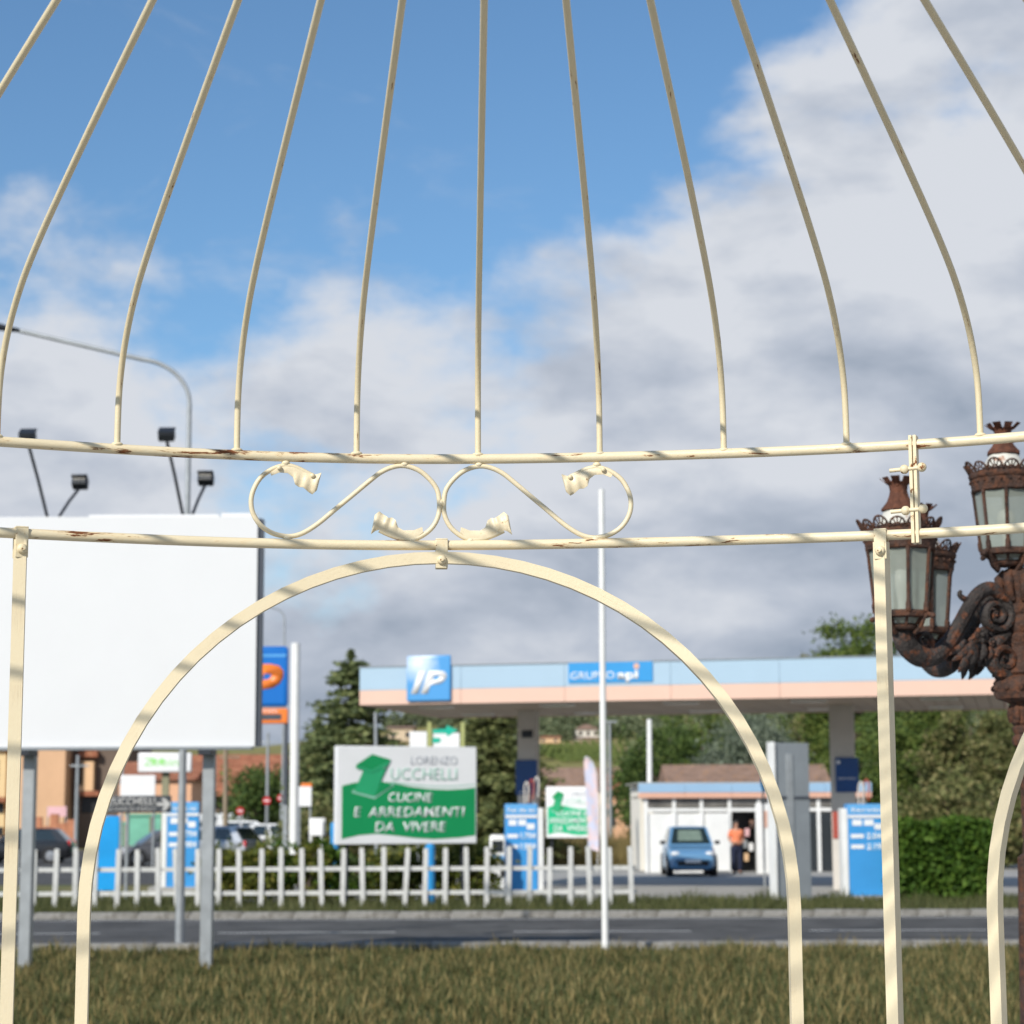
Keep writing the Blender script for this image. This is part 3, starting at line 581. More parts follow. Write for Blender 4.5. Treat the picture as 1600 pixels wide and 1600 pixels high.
def arm(ang):
    """scrolled arm in the plane (u outward, z up)"""
    u = lambda px: (1600-px)/195.0*0.55; Pt = lambda px, py, v=0.0: Vector((u(px), v, lz(py, 7.85)))
    b = MB()
    main = [(1582, 962), (1574, 938), (1560, 920), (1545, 916), (1527, 928), (1511, 951), (1493, 982), (1473, 1010), (1452, 1025), (1431, 1026), (1413, 1013), (1404, 998), (1408, 987)]
    rad = [0.022, 0.025, 0.027, 0.028, 0.029, 0.030, 0.031, 0.034, 0.038, 0.042, 0.043, 0.040, 0.042]
    sp = smooth_path([Pt(*q) for q in main], 4); rr = np.interp(np.linspace(0, 1, len(sp)), np.linspace(0, 1, len(rad)), rad)
    b.tube(sp, list(rr), 12, up=(0, 1, 0), sy=0.85)
    b.tube(smooth_path([Pt(1536, 922), Pt(1518, 935), Pt(1506, 934), Pt(1498, 927), Pt(1501, 922)]), list(np.linspace(0.017, 0.007, 13)), 8, up=(0, 1, 0))
    def volute(cx, cy, r0, turns, th, a0, sgn=1, wid=1.5):
        pts = []; n = int(26*turns)
        for i in range(n+1):
            t = i/n; a = a0+sgn*t*turns*2*PI; r = r0*(1-0.9*t); pts.append(Vector((u(cx)+r*math.cos(a), 0, lz(cy, 7.85)+r*math.sin(a))))
        b.tube(pts, list(np.linspace(th, th*0.55, n+1)), 8, up=(0, 1, 0), sy=wid)
    volute(1556, 957, 0.072, 2.0, 0.0165, 1.9, 1, 2.0); volute(1437, 1003, 0.036, 1.6, 0.012, -2.2, -1, 2.0); volute(1566, 1028, 0.052, 1.4, 0.018, 0.2, 1, 2.0); volute(1420, 1014, 0.034, 1.2, 0.013, 2.6, 1, 2.0)
    b.tube(smooth_path([Pt(1577, 985), Pt(1560, 998), Pt(1551, 1016), Pt(1549, 1035), Pt(1560, 1047), Pt(1580, 1052)]), [0.018, 0.021, 0.025, 0.026, 0.024, 0.021] + [0.027]*10, 9, up=(0, 1, 0))
    b.box(Pt(1567, 1052), (0.075, 0.055, 0.016), 0, 0.004)
    o = b.build('arm', 'rusty_iron_arm', lamp, 50); o.rotation_euler.z = ang
    f = MB()      # rosettes, leaves and berries hanging under the arm
    for sv in (-0.022, 0.022):
        for (fx, fy, fr) in ((1527, 990, 0.032), (1544, 1001, 0.018)):
            c = Pt(fx, fy, sv)
            for i in range(7):
                a = 2*PI*i/7; f.ball(c+Vector((math.cos(a)*fr*0.62, 0, math.sin(a)*fr*0.62)), fr*0.42, 6, (1, 0.45, 1))
            f.ball(c+Vector((0, sv*0.25, 0)), fr*0.34, 6)
        for (x0, y0, x1, y1, w) in ((1512, 1000, 1492, 1038, 0.018), (1508, 1006, 1478, 1032, 0.016), (1514, 1006, 1503, 1044, 0.017), (1500, 1000, 1470, 1024, 0.012), (1530, 1005, 1521, 1032, 0.013), (1540, 1008, 1536, 1030, 0.010), (1520, 985, 1505, 1000, 0.013), (1500, 1018, 1487, 1050, 0.017)):
            P = [Pt(x0, y0, sv*0.9), Pt((x0+x1)/2+3, (y0+y1)/2, sv*1.25), Pt(x1, y1, sv*0.8)]; f.tube(smooth_path(P, 3), [w*0.6, w*0.9, w*1.1, w*1.15, w, w*0.6, w*0.2], 7, up=(0, 1, 0), sy=0.5)
    for (bx, by, br) in ((1527, 1026, 0.017), (1521, 1018, 0.012), (1533, 1017, 0.012), (1536, 1008, 0.013)): f.ball(Pt(bx, by), br, 7)
    w_ = f.build('arm_leaf_ornament', 'rusty_iron_arm', o, 50)
    return o
for ang in (R_(205), R_(121), R_(295), R_(25)):
    arm(ang); lantern(lz(986, 7.80), 0.55*math.cos(ang), 0.55*math.sin(ang), 1.0, ang)
lantern(lz(887), -0.050, -0.02, 0.97, 0.2)
b = MB(); b.tube(smooth_path([(-0.05, -0.06, lz(872)), (-0.03, -0.055, lz(882)), (0.0, -0.05, lz(886)), (0.03, -0.04, lz(884))]), 0.004, 6); b.build('wire', 'black_wire', lamp, 60)

# ------------------------------------------------------------------ billboards, masts and signs
def rect(x0, y0, x1, y1, d):
    a, c = at(x0, y1, d), at(x1, y0, d); return (a.x+c.x)/2, c.x-a.x, a.z, c.z
def pole(parent, name, m, x, y, z0, z1, r0, r1=None, n=12):
    b = MB(); b.cyl((x, y, z0), (x, y, z1), r0, r1, n); return b.build(name, m, parent, 50)
def plate(parent, name, m, x, y, z0, z1, w, t=0.02, bev=0.0):
    b = MB(); b.box((x, y, (z0+z1)/2), (w, t, z1-z0), 0, bev); return b.build(name, m, parent, 40)
def poly(parent, name, m, pts, y, t=0.003):
    b = MB(); b.prism(pts, y-t, y); return b.build(name, m, parent, 0)

# blank billboard with its floodlights
D = 27.3; X, Wd, zb_, zt = rect(-30, 808, 404, 1168, D)
bb = thing('blank_billboard', 'large blank white billboard on two grey posts with floodlights above', 'billboard', (X, D, 0))
f = plate(bb, 'panel', 'sheet_white', 0, 0, zb_, zt, Wd, 0.16)
b = MB(); b.box((Wd/2+0.033, 0.06, (zb_+zt)/2-0.01), (0.06, 0.20, zt-zb_-0.03)); b.build('shaded_edge', 'dark_pole', bb, 0)  # dark strip: shade of the panel's right side put in as colour
b = MB(); b.box((0, -0.05, zb_-0.022), (Wd-0.06, 0.2, 0.035)); b.build('bottom_rail', 'grey_sheet', bb, 0)
for (xa, xb, dz) in ((-28, 105, -0.012), (138, 345, 0.012), (345, 402, 0.03)):
    w = M2(xb-xa, D); xx = at((xa+xb)/2, 808, D).x - X; plate(bb, 'sheet_fold', 'sheet_white', xx, 0.0, zt+0.001, zt+0.02+dz, w-0.02, 0.10)
for px in (39, 322):
    xx = at(px, 1250, D).x - X; b = MB(); b.box((xx, 0.25, (zt-0.2)/2), (0.152, 0.18, zt-0.2), 0, 0.008); b.build('post', 'galvanised', bb, 30)
    b = MB(); b.box((xx, 0.05, zb_-0.075), (0.16, 0.56, 0.07)); b.build('post_bracket', 'dark_metal', bb, 0)
for (fx, fy, bx, big) in ((58, 697, 75, 1), (113, 749, 90, 0), (271, 695, 287, 1), (313, 743, 298, 0)):
    hx, hz = at(fx, fy, D).x-X, at(fx, fy, D).z; ax = at(bx, 808, D).x-X; oy = -0.55 if big else 0.50
    b = MB(); b.tube([(ax, 0.0, zt-0.02), (ax+(hx-ax)*0.5, oy*0.5, (zt+hz)/2), (hx, oy, hz-0.03)], 0.021, 8); armo = b.build('floodlight_arm', 'dark_metal', bb, 50)
    b = MB(); Mt = Matrix.Rotation(R_(32 if big else -28), 4, 'X'); b.box((hx, oy, hz+0.02), (0.21, 0.14, 0.12), 0, 0.02, Mt); b.box((hx, oy-0.01, hz+0.09), (0.215, 0.17, 0.025), 0, 0.008, Mt)
    for q in range(5): b.box((hx-0.08+q*0.04, oy+(0.09 if big else -0.09), hz+0.04), (0.012, 0.04, 0.09), 0, 0, Mt)
    hd = b.build('floodlight_head', 'dark_metal', armo, 40)
    b = MB(); off = Mt @ Vector((0, -0.073 if not big else 0.073, -0.005)); b.box((hx+off.x, oy+off.y, hz+0.02+off.z), (0.165, 0.008, 0.09), 0, 0, Mt); b.build('lamp_lens', 'lamp_glass', armo, 0)

# street lamps
def street_lamp(px, d, ytop, dirx, ln, label, r=0.085, group=None, yb=None, head=True, rad=0.9):
    p = at(px, 1280, d); o = thing('street_lamp', label, 'street lamp', (p.x, d, 0), 0, group); H = at(px, ytop, d).z
    b = MB(); b.tube([(0, 0, 0), (0, 0, H*0.45), (0, 0, H-rad)], [r, r*0.8, r*0.55], 14); b.build('pole', 'galvanised', o, 60)
    path = [(0, 0, H-rad)] + [(dirx*rad*(1-math.cos(a)), 0, H-rad+rad*math.sin(a)*0.82) for a in np.linspace(0.15, 1.42, 9)] + [(dirx*(rad*0.85+(rad*0.15+ln)*q), 0, H-rad*0.19+(rad*0.19+0.17*ln)*q) for q in (0.12, 0.4, 0.7, 1.0)]
    b = MB(); b.tube(smooth_path(path, 3), r*0.5, 12); b.build('arm', 'galvanised', o, 60)
    if head:
        b = MB(); b.tube([(dirx*(rad+ln-0.1), 0, H+0.16*ln), (dirx*(rad+ln+0.1), 0, H+0.175*ln), (dirx*(rad+ln+0.45), 0, H+0.22*ln), (dirx*(rad+ln+0.75), 0, H+0.21*ln)], [0.05, 0.09, 0.12, 0.05], 12, sy=0.55); b.build('lamp_head', 'dark_metal', o, 50)
    return o
sl = street_lamp(284, 33, 545, -1, 1.95, 'tall grey lamp post with black head behind the blank billboard', r=0.07, rad=0.9)
b = MB(); b.lathe([(0.060, at(281, 1302, 33).z), (0.0605, at(281, 1268, 33).z)], 14, caps=False); b.build('black_band', 'plastic_black', sl, 50)
street_lamp(441, 92, 946, -1, 0.5, 'distant grey lamp post with hooked arm behind the blue fuel totem', r=0.07, head=False, rad=0.6)

# brand totem behind the billboard
D = 60.0; X, Wd, zb_, zt = rect(342, 1010, 451, 1105, D); X0 = at(459, 1300, D).x
tt = thing('fuel_totem', 'tall blue fuel station totem with orange logo beside a white mast', 'sign', (X0, D, 0))
pole(tt, 'mast', 'white_paint', 0, 0, 0, at(459, 1005, D).z, 0.125, 0.13, 16)
bx = X-X0; b = MB(); b.box((bx, 0, (zb_+zt)/2), (Wd, 0.3, zt-zb_), 0, 0.10); sb = b.build('sign_box', 'ip_blue', tt, 50)
text('IP', 'logo_lettering', 'ip_orange', sb, (at(404, 1073, D).x-X0-0.85, -0.152, at(404, 1098, D).z), M2(57, D), M2(86, D), 0.25, 0.05)
plate(sb, 'gloss_band', 'ip_blue_light', bx, -0.153, at(404, 1027, D).z, at(404, 1023, D).z, Wd-0.1, 0.004)
_, _, za, zc = rect(342, 1107, 450, 1131, D); ob = plate(tt, 'price_box', 'ip_orange', bx, 0, za, zc, Wd, 0.26, 0.04)
plate(ob, 'price_display', 'dark_pole', bx-0.02, -0.133, at(420, 1125, D).z, at(420, 1116, D).z, Wd-0.3, 0.01)
text('ORARIO', 'lettering', 'print_white', ob, (at(424, 1113, D).x-X0-0.35, -0.134, at(424, 1113.5, D).z), M2(4, D), M2(30, D))
ppx = at(447, 1200, D).x-X0; pole(tt, 'support_post', 'dark_pole', ppx, 0.02, 0, za, 0.05)
pole(tt, 'post_sleeve', 'galvanised', ppx, 0.02, 0, at(447, 1258, D).z, 0.075)

# kitchen store billboard, and its twin further off
def store_sign(px0, px1, y0, y1, d, yaw, label, bright, legs):
    X, Wd, zb_, zt = rect(px0, y0, px1, y1, d); Wd /= math.cos(yaw); o = thing('shop_billboard', label, 'billboard', (X, d, 0), yaw)
    pn = plate(o, 'panel', 'sign_white', 0, 0, zb_, zt, Wd, 0.22, 0.015); H = zt-zb_
    U = lambda u, v: (-Wd/2+(u-510)/850.0*Wd, zb_+(1280-v)/632.0*H)      # u,v measured on the sign face
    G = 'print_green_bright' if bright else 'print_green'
    top = [(540, 905), (600, 888), (660, 878), (760, 876), (850, 888), (950, 910), (1060, 925), (1180, 930), (1280, 924), (1352, 915)]
    bot = [(1352, 1228), (1250, 1242), (1100, 1250), (980, 1242), (880, 1228), (750, 1213), (640, 1222), (540, 1246)]
    poly(pn, 'green_field', G, [U(*q) for q in top+bot], -0.112)
    poly(pn, 'green_line', 'print_green_pale', [U(*q) for q in [(830, 876), (950, 893), (1060, 904), (1200, 906), (1352, 892), (1352, 897), (1200, 912), (1060, 910), (950, 900), (830, 884)]], -0.112)
    z0 = [(596, 948), (610, 930), (848, 888), (852, 902), (735, 990)]
    poly(pn, 'logo_shadow', 'print_green_pale', [U(*q) for q in z0], -0.116)
    poly(pn, 'logo_stem', 'print_green_light', [U(*q) for q in [(668, 800), (805, 790), (735, 975), (612, 942)]], -0.120)
    poly(pn, 'logo_stem_side', 'print_green_dark', [U(*q) for q in [(800, 790), (832, 738), (775, 870), (735, 975)]], -0.124)
    poly(pn, 'logo_foot', 'print_green', [U(*q) for q in [(775, 875), (842, 900), (738, 972), (752, 930)]], -0.128)
    poly(pn, 'logo_top', 'print_green', [U(*q) for q in [(620, 772), (718, 700), (832, 736), (716, 800)]], -0.128)
    poly(pn, 'logo_top_edge', 'print_green_light', [U(*q) for q in [(620, 774), (716, 802), (830, 738), (812, 772), (716, 822), (622, 792)]], -0.132)
    def tx(s, u0, u1, v0, v1, m, **k): a, c = U(u0, v1), U(u1, v0); text(s, 'lettering', m, pn, (a[0], -0.1165, a[1]), c[1]-a[1], c[0]-a[0], **k)
    tx('LORENZO', 955, 1240, 712, 766, 'print_grey', weight=-0.012); tx('UCCHELLI', 832, 1238, 790, 866, 'print_green_pale', weight=-0.004)
    if not bright:
        tx('CUCINE', 818, 1090, 950, 1008, 'print_white', shear=0.15, weight=0.012, jitter=0.03); tx('E  ARREDAMENTI', 612, 1286, 1042, 1104, 'print_white', shear=0.12, weight=0.012, jitter=0.03); tx('DA  VIVERE', 738, 1172, 1138, 1200, 'print_white', shear=0.12, weight=0.012, jitter=0.03)
    else:
        tx('CUCINE E', 700, 1240, 950, 1010, 'print_white', shear=0.15, weight=0.014, jitter=0.03); tx('ARREDAMENTI', 560, 1300, 1035, 1105, 'print_white', shear=0.12, weight=0.014, jitter=0.03); tx('DA  VIVERE', 640, 1250, 1130, 1200, 'print_white', shear=0.12, weight=0.014, jitter=0.03)
    for u in legs: pole(o, 'leg', 'dark_metal', U(u, 0)[0], 0.12, 0, zb_+0.5, 0.045)
    return o
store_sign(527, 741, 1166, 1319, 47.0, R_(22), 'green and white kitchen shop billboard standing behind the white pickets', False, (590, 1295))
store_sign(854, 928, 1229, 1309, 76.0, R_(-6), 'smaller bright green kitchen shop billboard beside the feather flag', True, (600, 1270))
D = 46.4; p = at(672, 1326, D); o = thing('blue_bollard', 'short bright blue bollard under the kitchen shop billboard', 'bollard', (p.x, D, 0)); pole(o, 'post', 'panel_blue', 0, 0, 0, at(672, 1322, D).z, 0.11, None, 14); b = MB(); b.lathe([(0.112, at(672, 1323, D).z), (0.09, at(672, 1320, D).z), (0.02, at(672, 1318, D).z)], 14); b.build('cap', 'panel_blue', o, 50)

# arrow sign and small white board behind it
D = 70.0; X, Wd, zb_, zt = rect(677, 1138, 718, 1196, D); o = thing('arrow_sign', 'white board with green arrows held between two lime posts', 'sign', (X, D, 0))
pn = plate(o, 'panel', 'sign_white', 0, 0, zb_, zt-M2(7, D), Wd, 0.05)
Q = lambda px, py: (at(px, py, D).x-X, at(px, py, D).z)
poly(pn, 'arrow', 'print_teal', [Q(*q) for q in [(676, 1140), (697, 1138.5), (698, 1133), (715, 1141), (699, 1151), (697, 1146), (676, 1146)]], -0.027)
poly(pn, 'arrow', 'print_teal', [Q(*q) for q in [(676, 1152.5), (687, 1153), (690, 1158), (684, 1161), (676, 1161)]], -0.027)
for px in (671, 723): b = MB(); xx = at(px, 1160, D).x-X; b.box((xx, 0, at(px, 1128, D).z/2), (0.13, 0.13, at(px, 1128, D).z), 0, 0.01); b.build('post', 'lime_post', o, 30)
D = 72.0; X, Wd, zb_, zt = rect(640, 1143, 667, 1172, D); o = thing('white_board', 'small plain white square board next to the green arrow sign', 'sign', (X, D, 0)); plate(o, 'panel', 'sign_white', 0, 0, zb_, zt, Wd, 0.05, 0.01); pole(o, 'post', 'galvanised', 0, 0.06, 0, zt-0.1, 0.04)

# white masts
def mast(px, ytop, d, r, label, name='white_mast', m='white_paint', tip=True):
    p = at(px, 1300, d); o = thing(name, label, 'pole', (p.x, d, 0)); zt = at(px, ytop, d).z
    b = MB(); b.tube([(0, 0, 0), (0, 0, zt*0.5), (at(px-(1300-ytop)*0.008, ytop, d).x-p.x, 0, zt)], [r, r*0.97, r*0.9], 16); b.build('shaft', m, o, 60)
    b = MB(); b.lathe([(r*2.6, 0.0), (r*2.6, 0.03), (r*1.3, 0.05), (r*1.2, 0.18)], 16); b.build('base_flange', m, o, 40)
    return o
mast(944, 765, 30.0, 0.047, 'tall slim white flagpole in front of the fuel station canopy')
mast(1016, 1124, 76.5, 0.095, 'white vent mast rising behind the fuel kiosk roof')
mast(588, 1113, 74.0, 0.06, 'thin pale mast between the canopy corner and kitchen shop billboard', 'thin_mast', 'galvanised')
D = 105.0; p = at(954, 1280, D); o = thing('twin_head_street_lamp', 'distant grey lamp post with a flat double head beside the flagpole', 'street lamp', (p.x, D, 0)); pole(o, 'pole', 'galvanised', 0, 0, 0, at(954, 1129, D).z, 0.11, 0.07); b = MB(); b.box((0, 0, at(954, 1128, D).z), (0.75, 0.2, 0.10), 0, 0.02); b.build('lamp_head', 'galvanised', o, 30)

# feather flag
D = 73.0; p = at(930, 1328, D); o = thing('feather_flag', 'tall pastel feather flag overlapping the smaller kitchen shop billboard', 'flag', (p.x, D, 0))
F = lambda px, py, y=0.0: Vector((at(px, py, D).x-p.x, y, at(px, py, D).z))
Lp = [(919, 1326), (918, 1290), (916, 1250), (914, 1215), (912, 1192), (914, 1183)]; Rp = [(936, 1331), (935, 1290), (934, 1245), (932, 1212), (926, 1192), (917, 1183)]
n = 21; ti = np.linspace(0, 1, n); src = np.linspace(0, 1, 6); lxy = np.array(Lp); rxy = np.array(Rp); b = MB()
lx_, ly_, rx_, ry_ = [np.interp(ti, src, a) for a in (lxy[:,0], lxy[:,1], rxy[:,0], rxy[:,1])]
nw = 6; vs_ = []; fs_ = []
for lay in (0, 0.004):
    for i in range(n):
        for j in range(nw):
            q = j/(nw-1); vs_.append(F(lx_[i]+(rx_[i]-lx_[i])*q, ly_[i]+(ry_[i]-ly_[i])*q, 0.05*math.sin(i*0.7+j*0.8)*q+lay))
for lay in (0, n*nw):
    for i in range(n-1):
        for j in range(nw-1): a = lay+i*nw+j; fs_.append((a, a+1, a+nw+1, a+nw))
b.add(vs_, fs_)
m_flag = mat('flag_print', (0.74, 0.56, 0.55), 0.8, 0, 0.05, 1.0, 0, 40, 0.2, (0.55, 0.58, 0.72), 0.5, tw=0.06)
b.build('cloth', m_flag, o, 60); b = MB(); b.tube([(0.05, 0.02, 0), F(936.5, 1300, 0.02), F(935.5, 1240, 0.02), F(932.5, 1210, 0.02), F(926, 1190, 0.02), F(917, 1182, 0.02), F(913, 1184, 0.02)], 0.014, 8); b.build('rod', 'white_paint', o, 60)

# ------------------------------------------------------------------ the fuel station canopy
A, B_ = at(562, 1098, 54.2), at(1572, 1089, 50.4); yaw = math.atan2(B_.y-A.y, B_.x-A.x); CW = (Vector((B_.x, B_.y))-Vector((A.x, A.y))).length
CZ = (A.z+B_.z)/2; CH = M2(60.5, 52.3); CDp = 7.6
cp = thing('fuel_canopy', 'flat fuel station canopy with pale blue and peach fascia on two columns', 'canopy', ((A.x+B_.x)/2, (A.y+B_.y)/2, 0), yaw)
def cl(px, py, d):      # pixel on the canopy's front plane -> local x, z
    v = ray(px, py); P0 = Vector(((A.x+B_.x)/2, (A.y+B_.y)/2, 0)); nrm = Vector((-math.sin(yaw), math.cos(yaw), 0))
    t = nrm.dot(P0-Vector((0, 0, EYE)))/nrm.dot(v); P = Vector((0, 0, EYE))+v*t; return (P-P0).dot(Vector((math.cos(yaw), math.sin(yaw), 0))), P.z
b = MB(); b.box((0, CDp/2+0.02, CZ+0.30), (CW-0.2, CDp-0.2, 0.42)); b.build('roof_slab', 'concrete', cp, 0)
ns = 46
for i in range(ns):
    w = (CW-0.16)/ns; b = MB(); b.box((-CW/2+0.08+w*(i+0.5), CDp/2+0.03, CZ+0.045+0.004*(i % 2)), (w-0.018, CDp-0.16, 0.06)); b.build('soffit_strip', 'soffit', cp, 0)
for i in range(5):
    for yy in (1.6, 5.9):
        b = MB(); b.box((-CW/2+CW*(i+0.5)/5, yy, CZ+0.005), (0.9, 0.3, 0.045), 0, 0.01); lb = b.build('soffit_lamp', 'white_paint', cp, 30); b = MB(); b.box((-CW/2+CW*(i+0.5)/5, yy, CZ-0.022), (0.82, 0.22, 0.008)); b.build('lens', 'lamp_glass', lb, 0)
npan = 6; hp = CH*0.385
for i in range(npan):
    w = CW/npan; xx = -CW/2+w*(i+0.5)
    for (z0, z1, m, nm) in ((CZ+hp+0.004, CZ+CH, 'fascia_blue', 'blue_fascia_panel'), (CZ, CZ+hp, 'fascia_peach', 'peach_fascia_panel')):
        for yy in (0.0, CDp+0.06): b = MB(); b.box((xx, yy, (z0+z1)/2), (w-0.006, 0.05, z1-z0), 0, 0.006); b.build(nm, m, cp, 30)
for s in (-1, 1):
    for i in range(3):
        w = (CDp-0.01)/3
        for (z0, z1, m, nm) in ((CZ+hp+0.004, CZ+CH, 'fascia_blue', 'blue_fascia_panel'), (CZ, CZ+hp, 'fascia_peach', 'peach_fascia_panel')):
            b = MB(); b.box((s*(CW/2-0.028), 0.035+w*(i+0.5), (z0+z1)/2), (0.05, w-0.006, z1-z0), 0, 0.006); b.build(nm, m, cp, 30)
b = MB(); b.box((0, 0.0, CZ+CH+0.014), (CW+0.04, 0.10, 0.025)); b.build('coping', 'grey_sheet', cp, 0)
# logo box on the fascia
x0, zc = cl(637, 1096, 0); x1, zt2 = cl(706, 1025, 0); zc = cl(671, 1096, 0)[1]; zt2 = cl(671, 1024.5, 0)[1]
m_logo = bpy.data.materials.new('logo_sky'); m_logo.use_nodes = True; t_ = m_logo.node_tree; bs = t_.nodes['Principled BSDF']; bs.inputs['Roughness'].default_value = 0.35
tcn = t_.nodes.new('ShaderNodeTexCoord'); vm = t_.nodes.new('ShaderNodeVectorMath'); vm.operation = 'DISTANCE'; vm.inputs[1].default_value = (0.27, 0.0, 0.86); t_.links.new(tcn.outputs['Generated'], vm.inputs[0])
nz_ = t_.nodes.new('ShaderNodeTexNoise'); t_.links.new(tcn.outputs['Generated'], nz_.inputs['Vector']); nz_.inputs['Scale'].default_value = 9; ad = t_.nodes.new('ShaderNodeMath'); ad.operation = 'MULTIPLY_ADD'; t_.links.new(nz_.outputs['Fac'], ad.inputs[0]); ad.inputs[1].default_value = 0.22; t_.links.new(vm.outputs['Value'], ad.inputs[2])
rp = t_.nodes.new('ShaderNodeValToRGB'); t_.links.new(ad.outputs[0], rp.inputs[0]); rp.color_ramp.elements[0].position = 0.12; rp.color_ramp.elements[0].color = (0.80, 0.86, 0.90, 1); rp.color_ramp.elements[1].position = 0.62; rp.color_ramp.elements[1].color = (0.07, 0.31, 0.65, 1); t_.links.new(rp.outputs[0], bs.inputs['Base Color']); MATS['logo_sky'] = m_logo
b = MB(); b.box(((x0+x1)/2, -0.075, (zc+zt2)/2), (x1-x0, 0.1, zt2-zc), 0, 0.045); lg = b.build('logo_box', m_logo, cp, 50)
a = cl(644, 1083, 0); c = cl(700, 1049, 0); text('IP', 'logo_lettering', 'print_white', lg, (a[0], -0.127, a[1]), c[1]-a[1], c[0]-a[0], 0.28, 0.04)
x0, zc = cl(889, 1068, 0); x1, zt2 = cl(1020, 1034, 0); gpn = plate(cp, 'group_panel', 'panel_blue', (x0+x1)/2, -0.04, zc+0.01, zt2+0.01, x1-x0, 0.03)
a = cl(892, 1062, 0); c = cl(961, 1049, 0); text('GRUPPO', 'lettering', 'print_white', gpn, (a[0], -0.057, a[1]), c[1]-a[1], c[0]-a[0], 0, 0.004)
a = cl(965, 1061, 0); c = cl(998, 1046, 0); text('api', 'lettering', 'print_white', gpn, (a[0], -0.057, a[1]), (c[1]-a[1])*0.95, c[0]-a[0], 0, 0.045)
a = cl(995, 1041, 0); b = MB(); b.lathe([(0.001, 0), (0.075, 0.001), (0.075, 0.006)], 16, (a[0], -0.056, a[1]), Matrix.Rotation(PI/2, 4, 'X')); b.build('logo_dot', 'kiosk_peach', gpn, 30)
# columns, navy boards, pump boards
def column(pxa, pxb, yback, w, label_none=None):
    xa = cl((pxa+pxb)/2, 1150, 0)[0]; sc = (52.3+yback)/52.3; xx = xa*1.0
    P0 = Vector(((A.x+B_.x)/2, (A.y+B_.y)/2, 0)); ux = Vector((math.cos(yaw), math.sin(yaw), 0)); uy = Vector((-math.sin(yaw), math.cos(yaw), 0))
    v = ray((pxa+pxb)/2, 1150); org = Vector((0, 0, EYE)); Pc = P0+uy*yback; t = uy.dot(Pc-org)/uy.dot(v); xx = (org+v*t-P0).dot(ux)
    b = MB(); b.box((xx, yback, (CZ+0.02)/2), (w, 0.42, CZ+0.02), 0, 0.02); return b.build('column', 'column_grey', cp, 30), xx, org+v*t
c1, cx1, P1 = column(808, 843, 4.4, 0.52); c2, cx2, P2 = column(1293, 1338, 4.2, 0.62)
z0, z1 = at(825, 1242, P1.y).z, at(825, 1188, P1.y).z; nb1 = plate(cp, 'navy_board', 'navy', cx1+0.0, 4.16, z0, z1, 0.60, 0.05, 0.01)
z2, z3 = at(1324, 1238, P2.y).z, at(1324, 1184, P2.y).z; nb2 = plate(cp, 'navy_board', 'navy', cx2+0.13, 3.96, z2, z3, 0.60, 0.05, 0.01)
text('servito', 'lettering', 'print_white', nb2, (cx2-0.1, 3.933, z2+0.33), 0.07, 0.46); text('self', 'lettering', 'print_white', nb1, (cx1-0.2, 4.133, z0+0.05), 0.07, 0.36)
b = MB(); b.lathe([(0.001, 0), (0.05, 0.001), (0.05, 0.005)], 14, (cx2-0.09, 3.934, z3-0.12), Matrix.Rotation(PI/2, 4, 'X')); b.build('logo_dot', 'print_white', nb2, 30)
plate(cp, 'light_box', 'dark_metal', cx1+0.02, 4.17, at(825, 1153, P1.y).z, at(825, 1142, P1.y).z, 0.3, 0.04, 0.01)
plate(cp, 'extinguisher_box', 'hose_red', cx2-0.2, 3.97, at(1300, 1310, P2.y).z, at(1300, 1268, P2.y).z, 0.16, 0.04, 0.01)

def pump_board(px0, px1, ytop, d, label, side, prices, words, wide=0.32):
    X, Wd, _, zt = rect(px0, ytop, px1, 1333, d); o = thing('pump_price_board', label, 'fuel pump', (X, d, 0), R_(4))
    b = MB(); b.box((0, 0, zt/2+0.06), (Wd, 0.42, zt-0.12), 0, 0.02); cab = b.build('cabinet', 'pump_blue', o, 40)
    b = MB(); b.box((0, 0.1, 0.07), (Wd+0.9, 1.2, 0.14), 0, 0.03); b.build('plinth', 'concrete', o, 30)
    b = MB(); b.box((side*(Wd/2+0.075), 0.0, (zt-0.10)/2), (0.135, 0.40, zt-0.10), 0, 0.02); b.build('white_side_panel', 'white_paint', o, 40)
    h1 = M2(17, d); plate(o, 'header_panel', 'pump_blue_pale', 0, -0.215, zt-h1+0.02, zt-0.01, Wd-0.02, 0.02, 0.004)
    plate(o, 'pale_strip', 'sign_white', 0, -0.218, zt-h1-M2(4.5, d), zt-h1+0.0, Wd, 0.024, 0.004)
    text(words, 'lettering', 'print_white', o, (-Wd*0.42, -0.2262, zt-h1+0.08), M2(5, d), Wd*0.84, 0, 0.02)
    for i, pr in enumerate(prices):
        zz = zt-M2(52+i*16, d); plate(o, 'fuel_label', 'print_white', -Wd*0.28, -0.214, zz, zz+M2(6, d), Wd*0.33, 0.008)
        plate(o, 'price_field', 'pump_blue_pale', Wd*0.2, -0.213, zz-M2(2.5, d), zz+M2(9, d), Wd*0.5, 0.006); text(pr, 'price', 'print_white', o, (Wd*0.2, -0.2165, zz-M2(1, d)), M2(8.5, d), Wd*0.48, 0, 0.02, 'CENTER')
    for q, (u, v) in enumerate(((-0.28, 27), (0.02, 27), (0.28, 33))):
        zz = zt-M2(v+6, d); plate(o, 'sticker', 'print_white', Wd*u, -0.2135, zz, zz+M2(9, d), Wd*0.24, 0.007)
    return o
pb1 = pump_board(789, 839, 1256, 52.0, 'blue fuel price board standing beside the white fuel pump', 1, ('1.794', '1.984'), 'Fai da te')
pb2 = pump_board(1323, 1383, 1256, 48.2, 'blue fuel price board between the clipped hedge and grey sign back', -1, ('2.044', '2.194'), 'Servito')
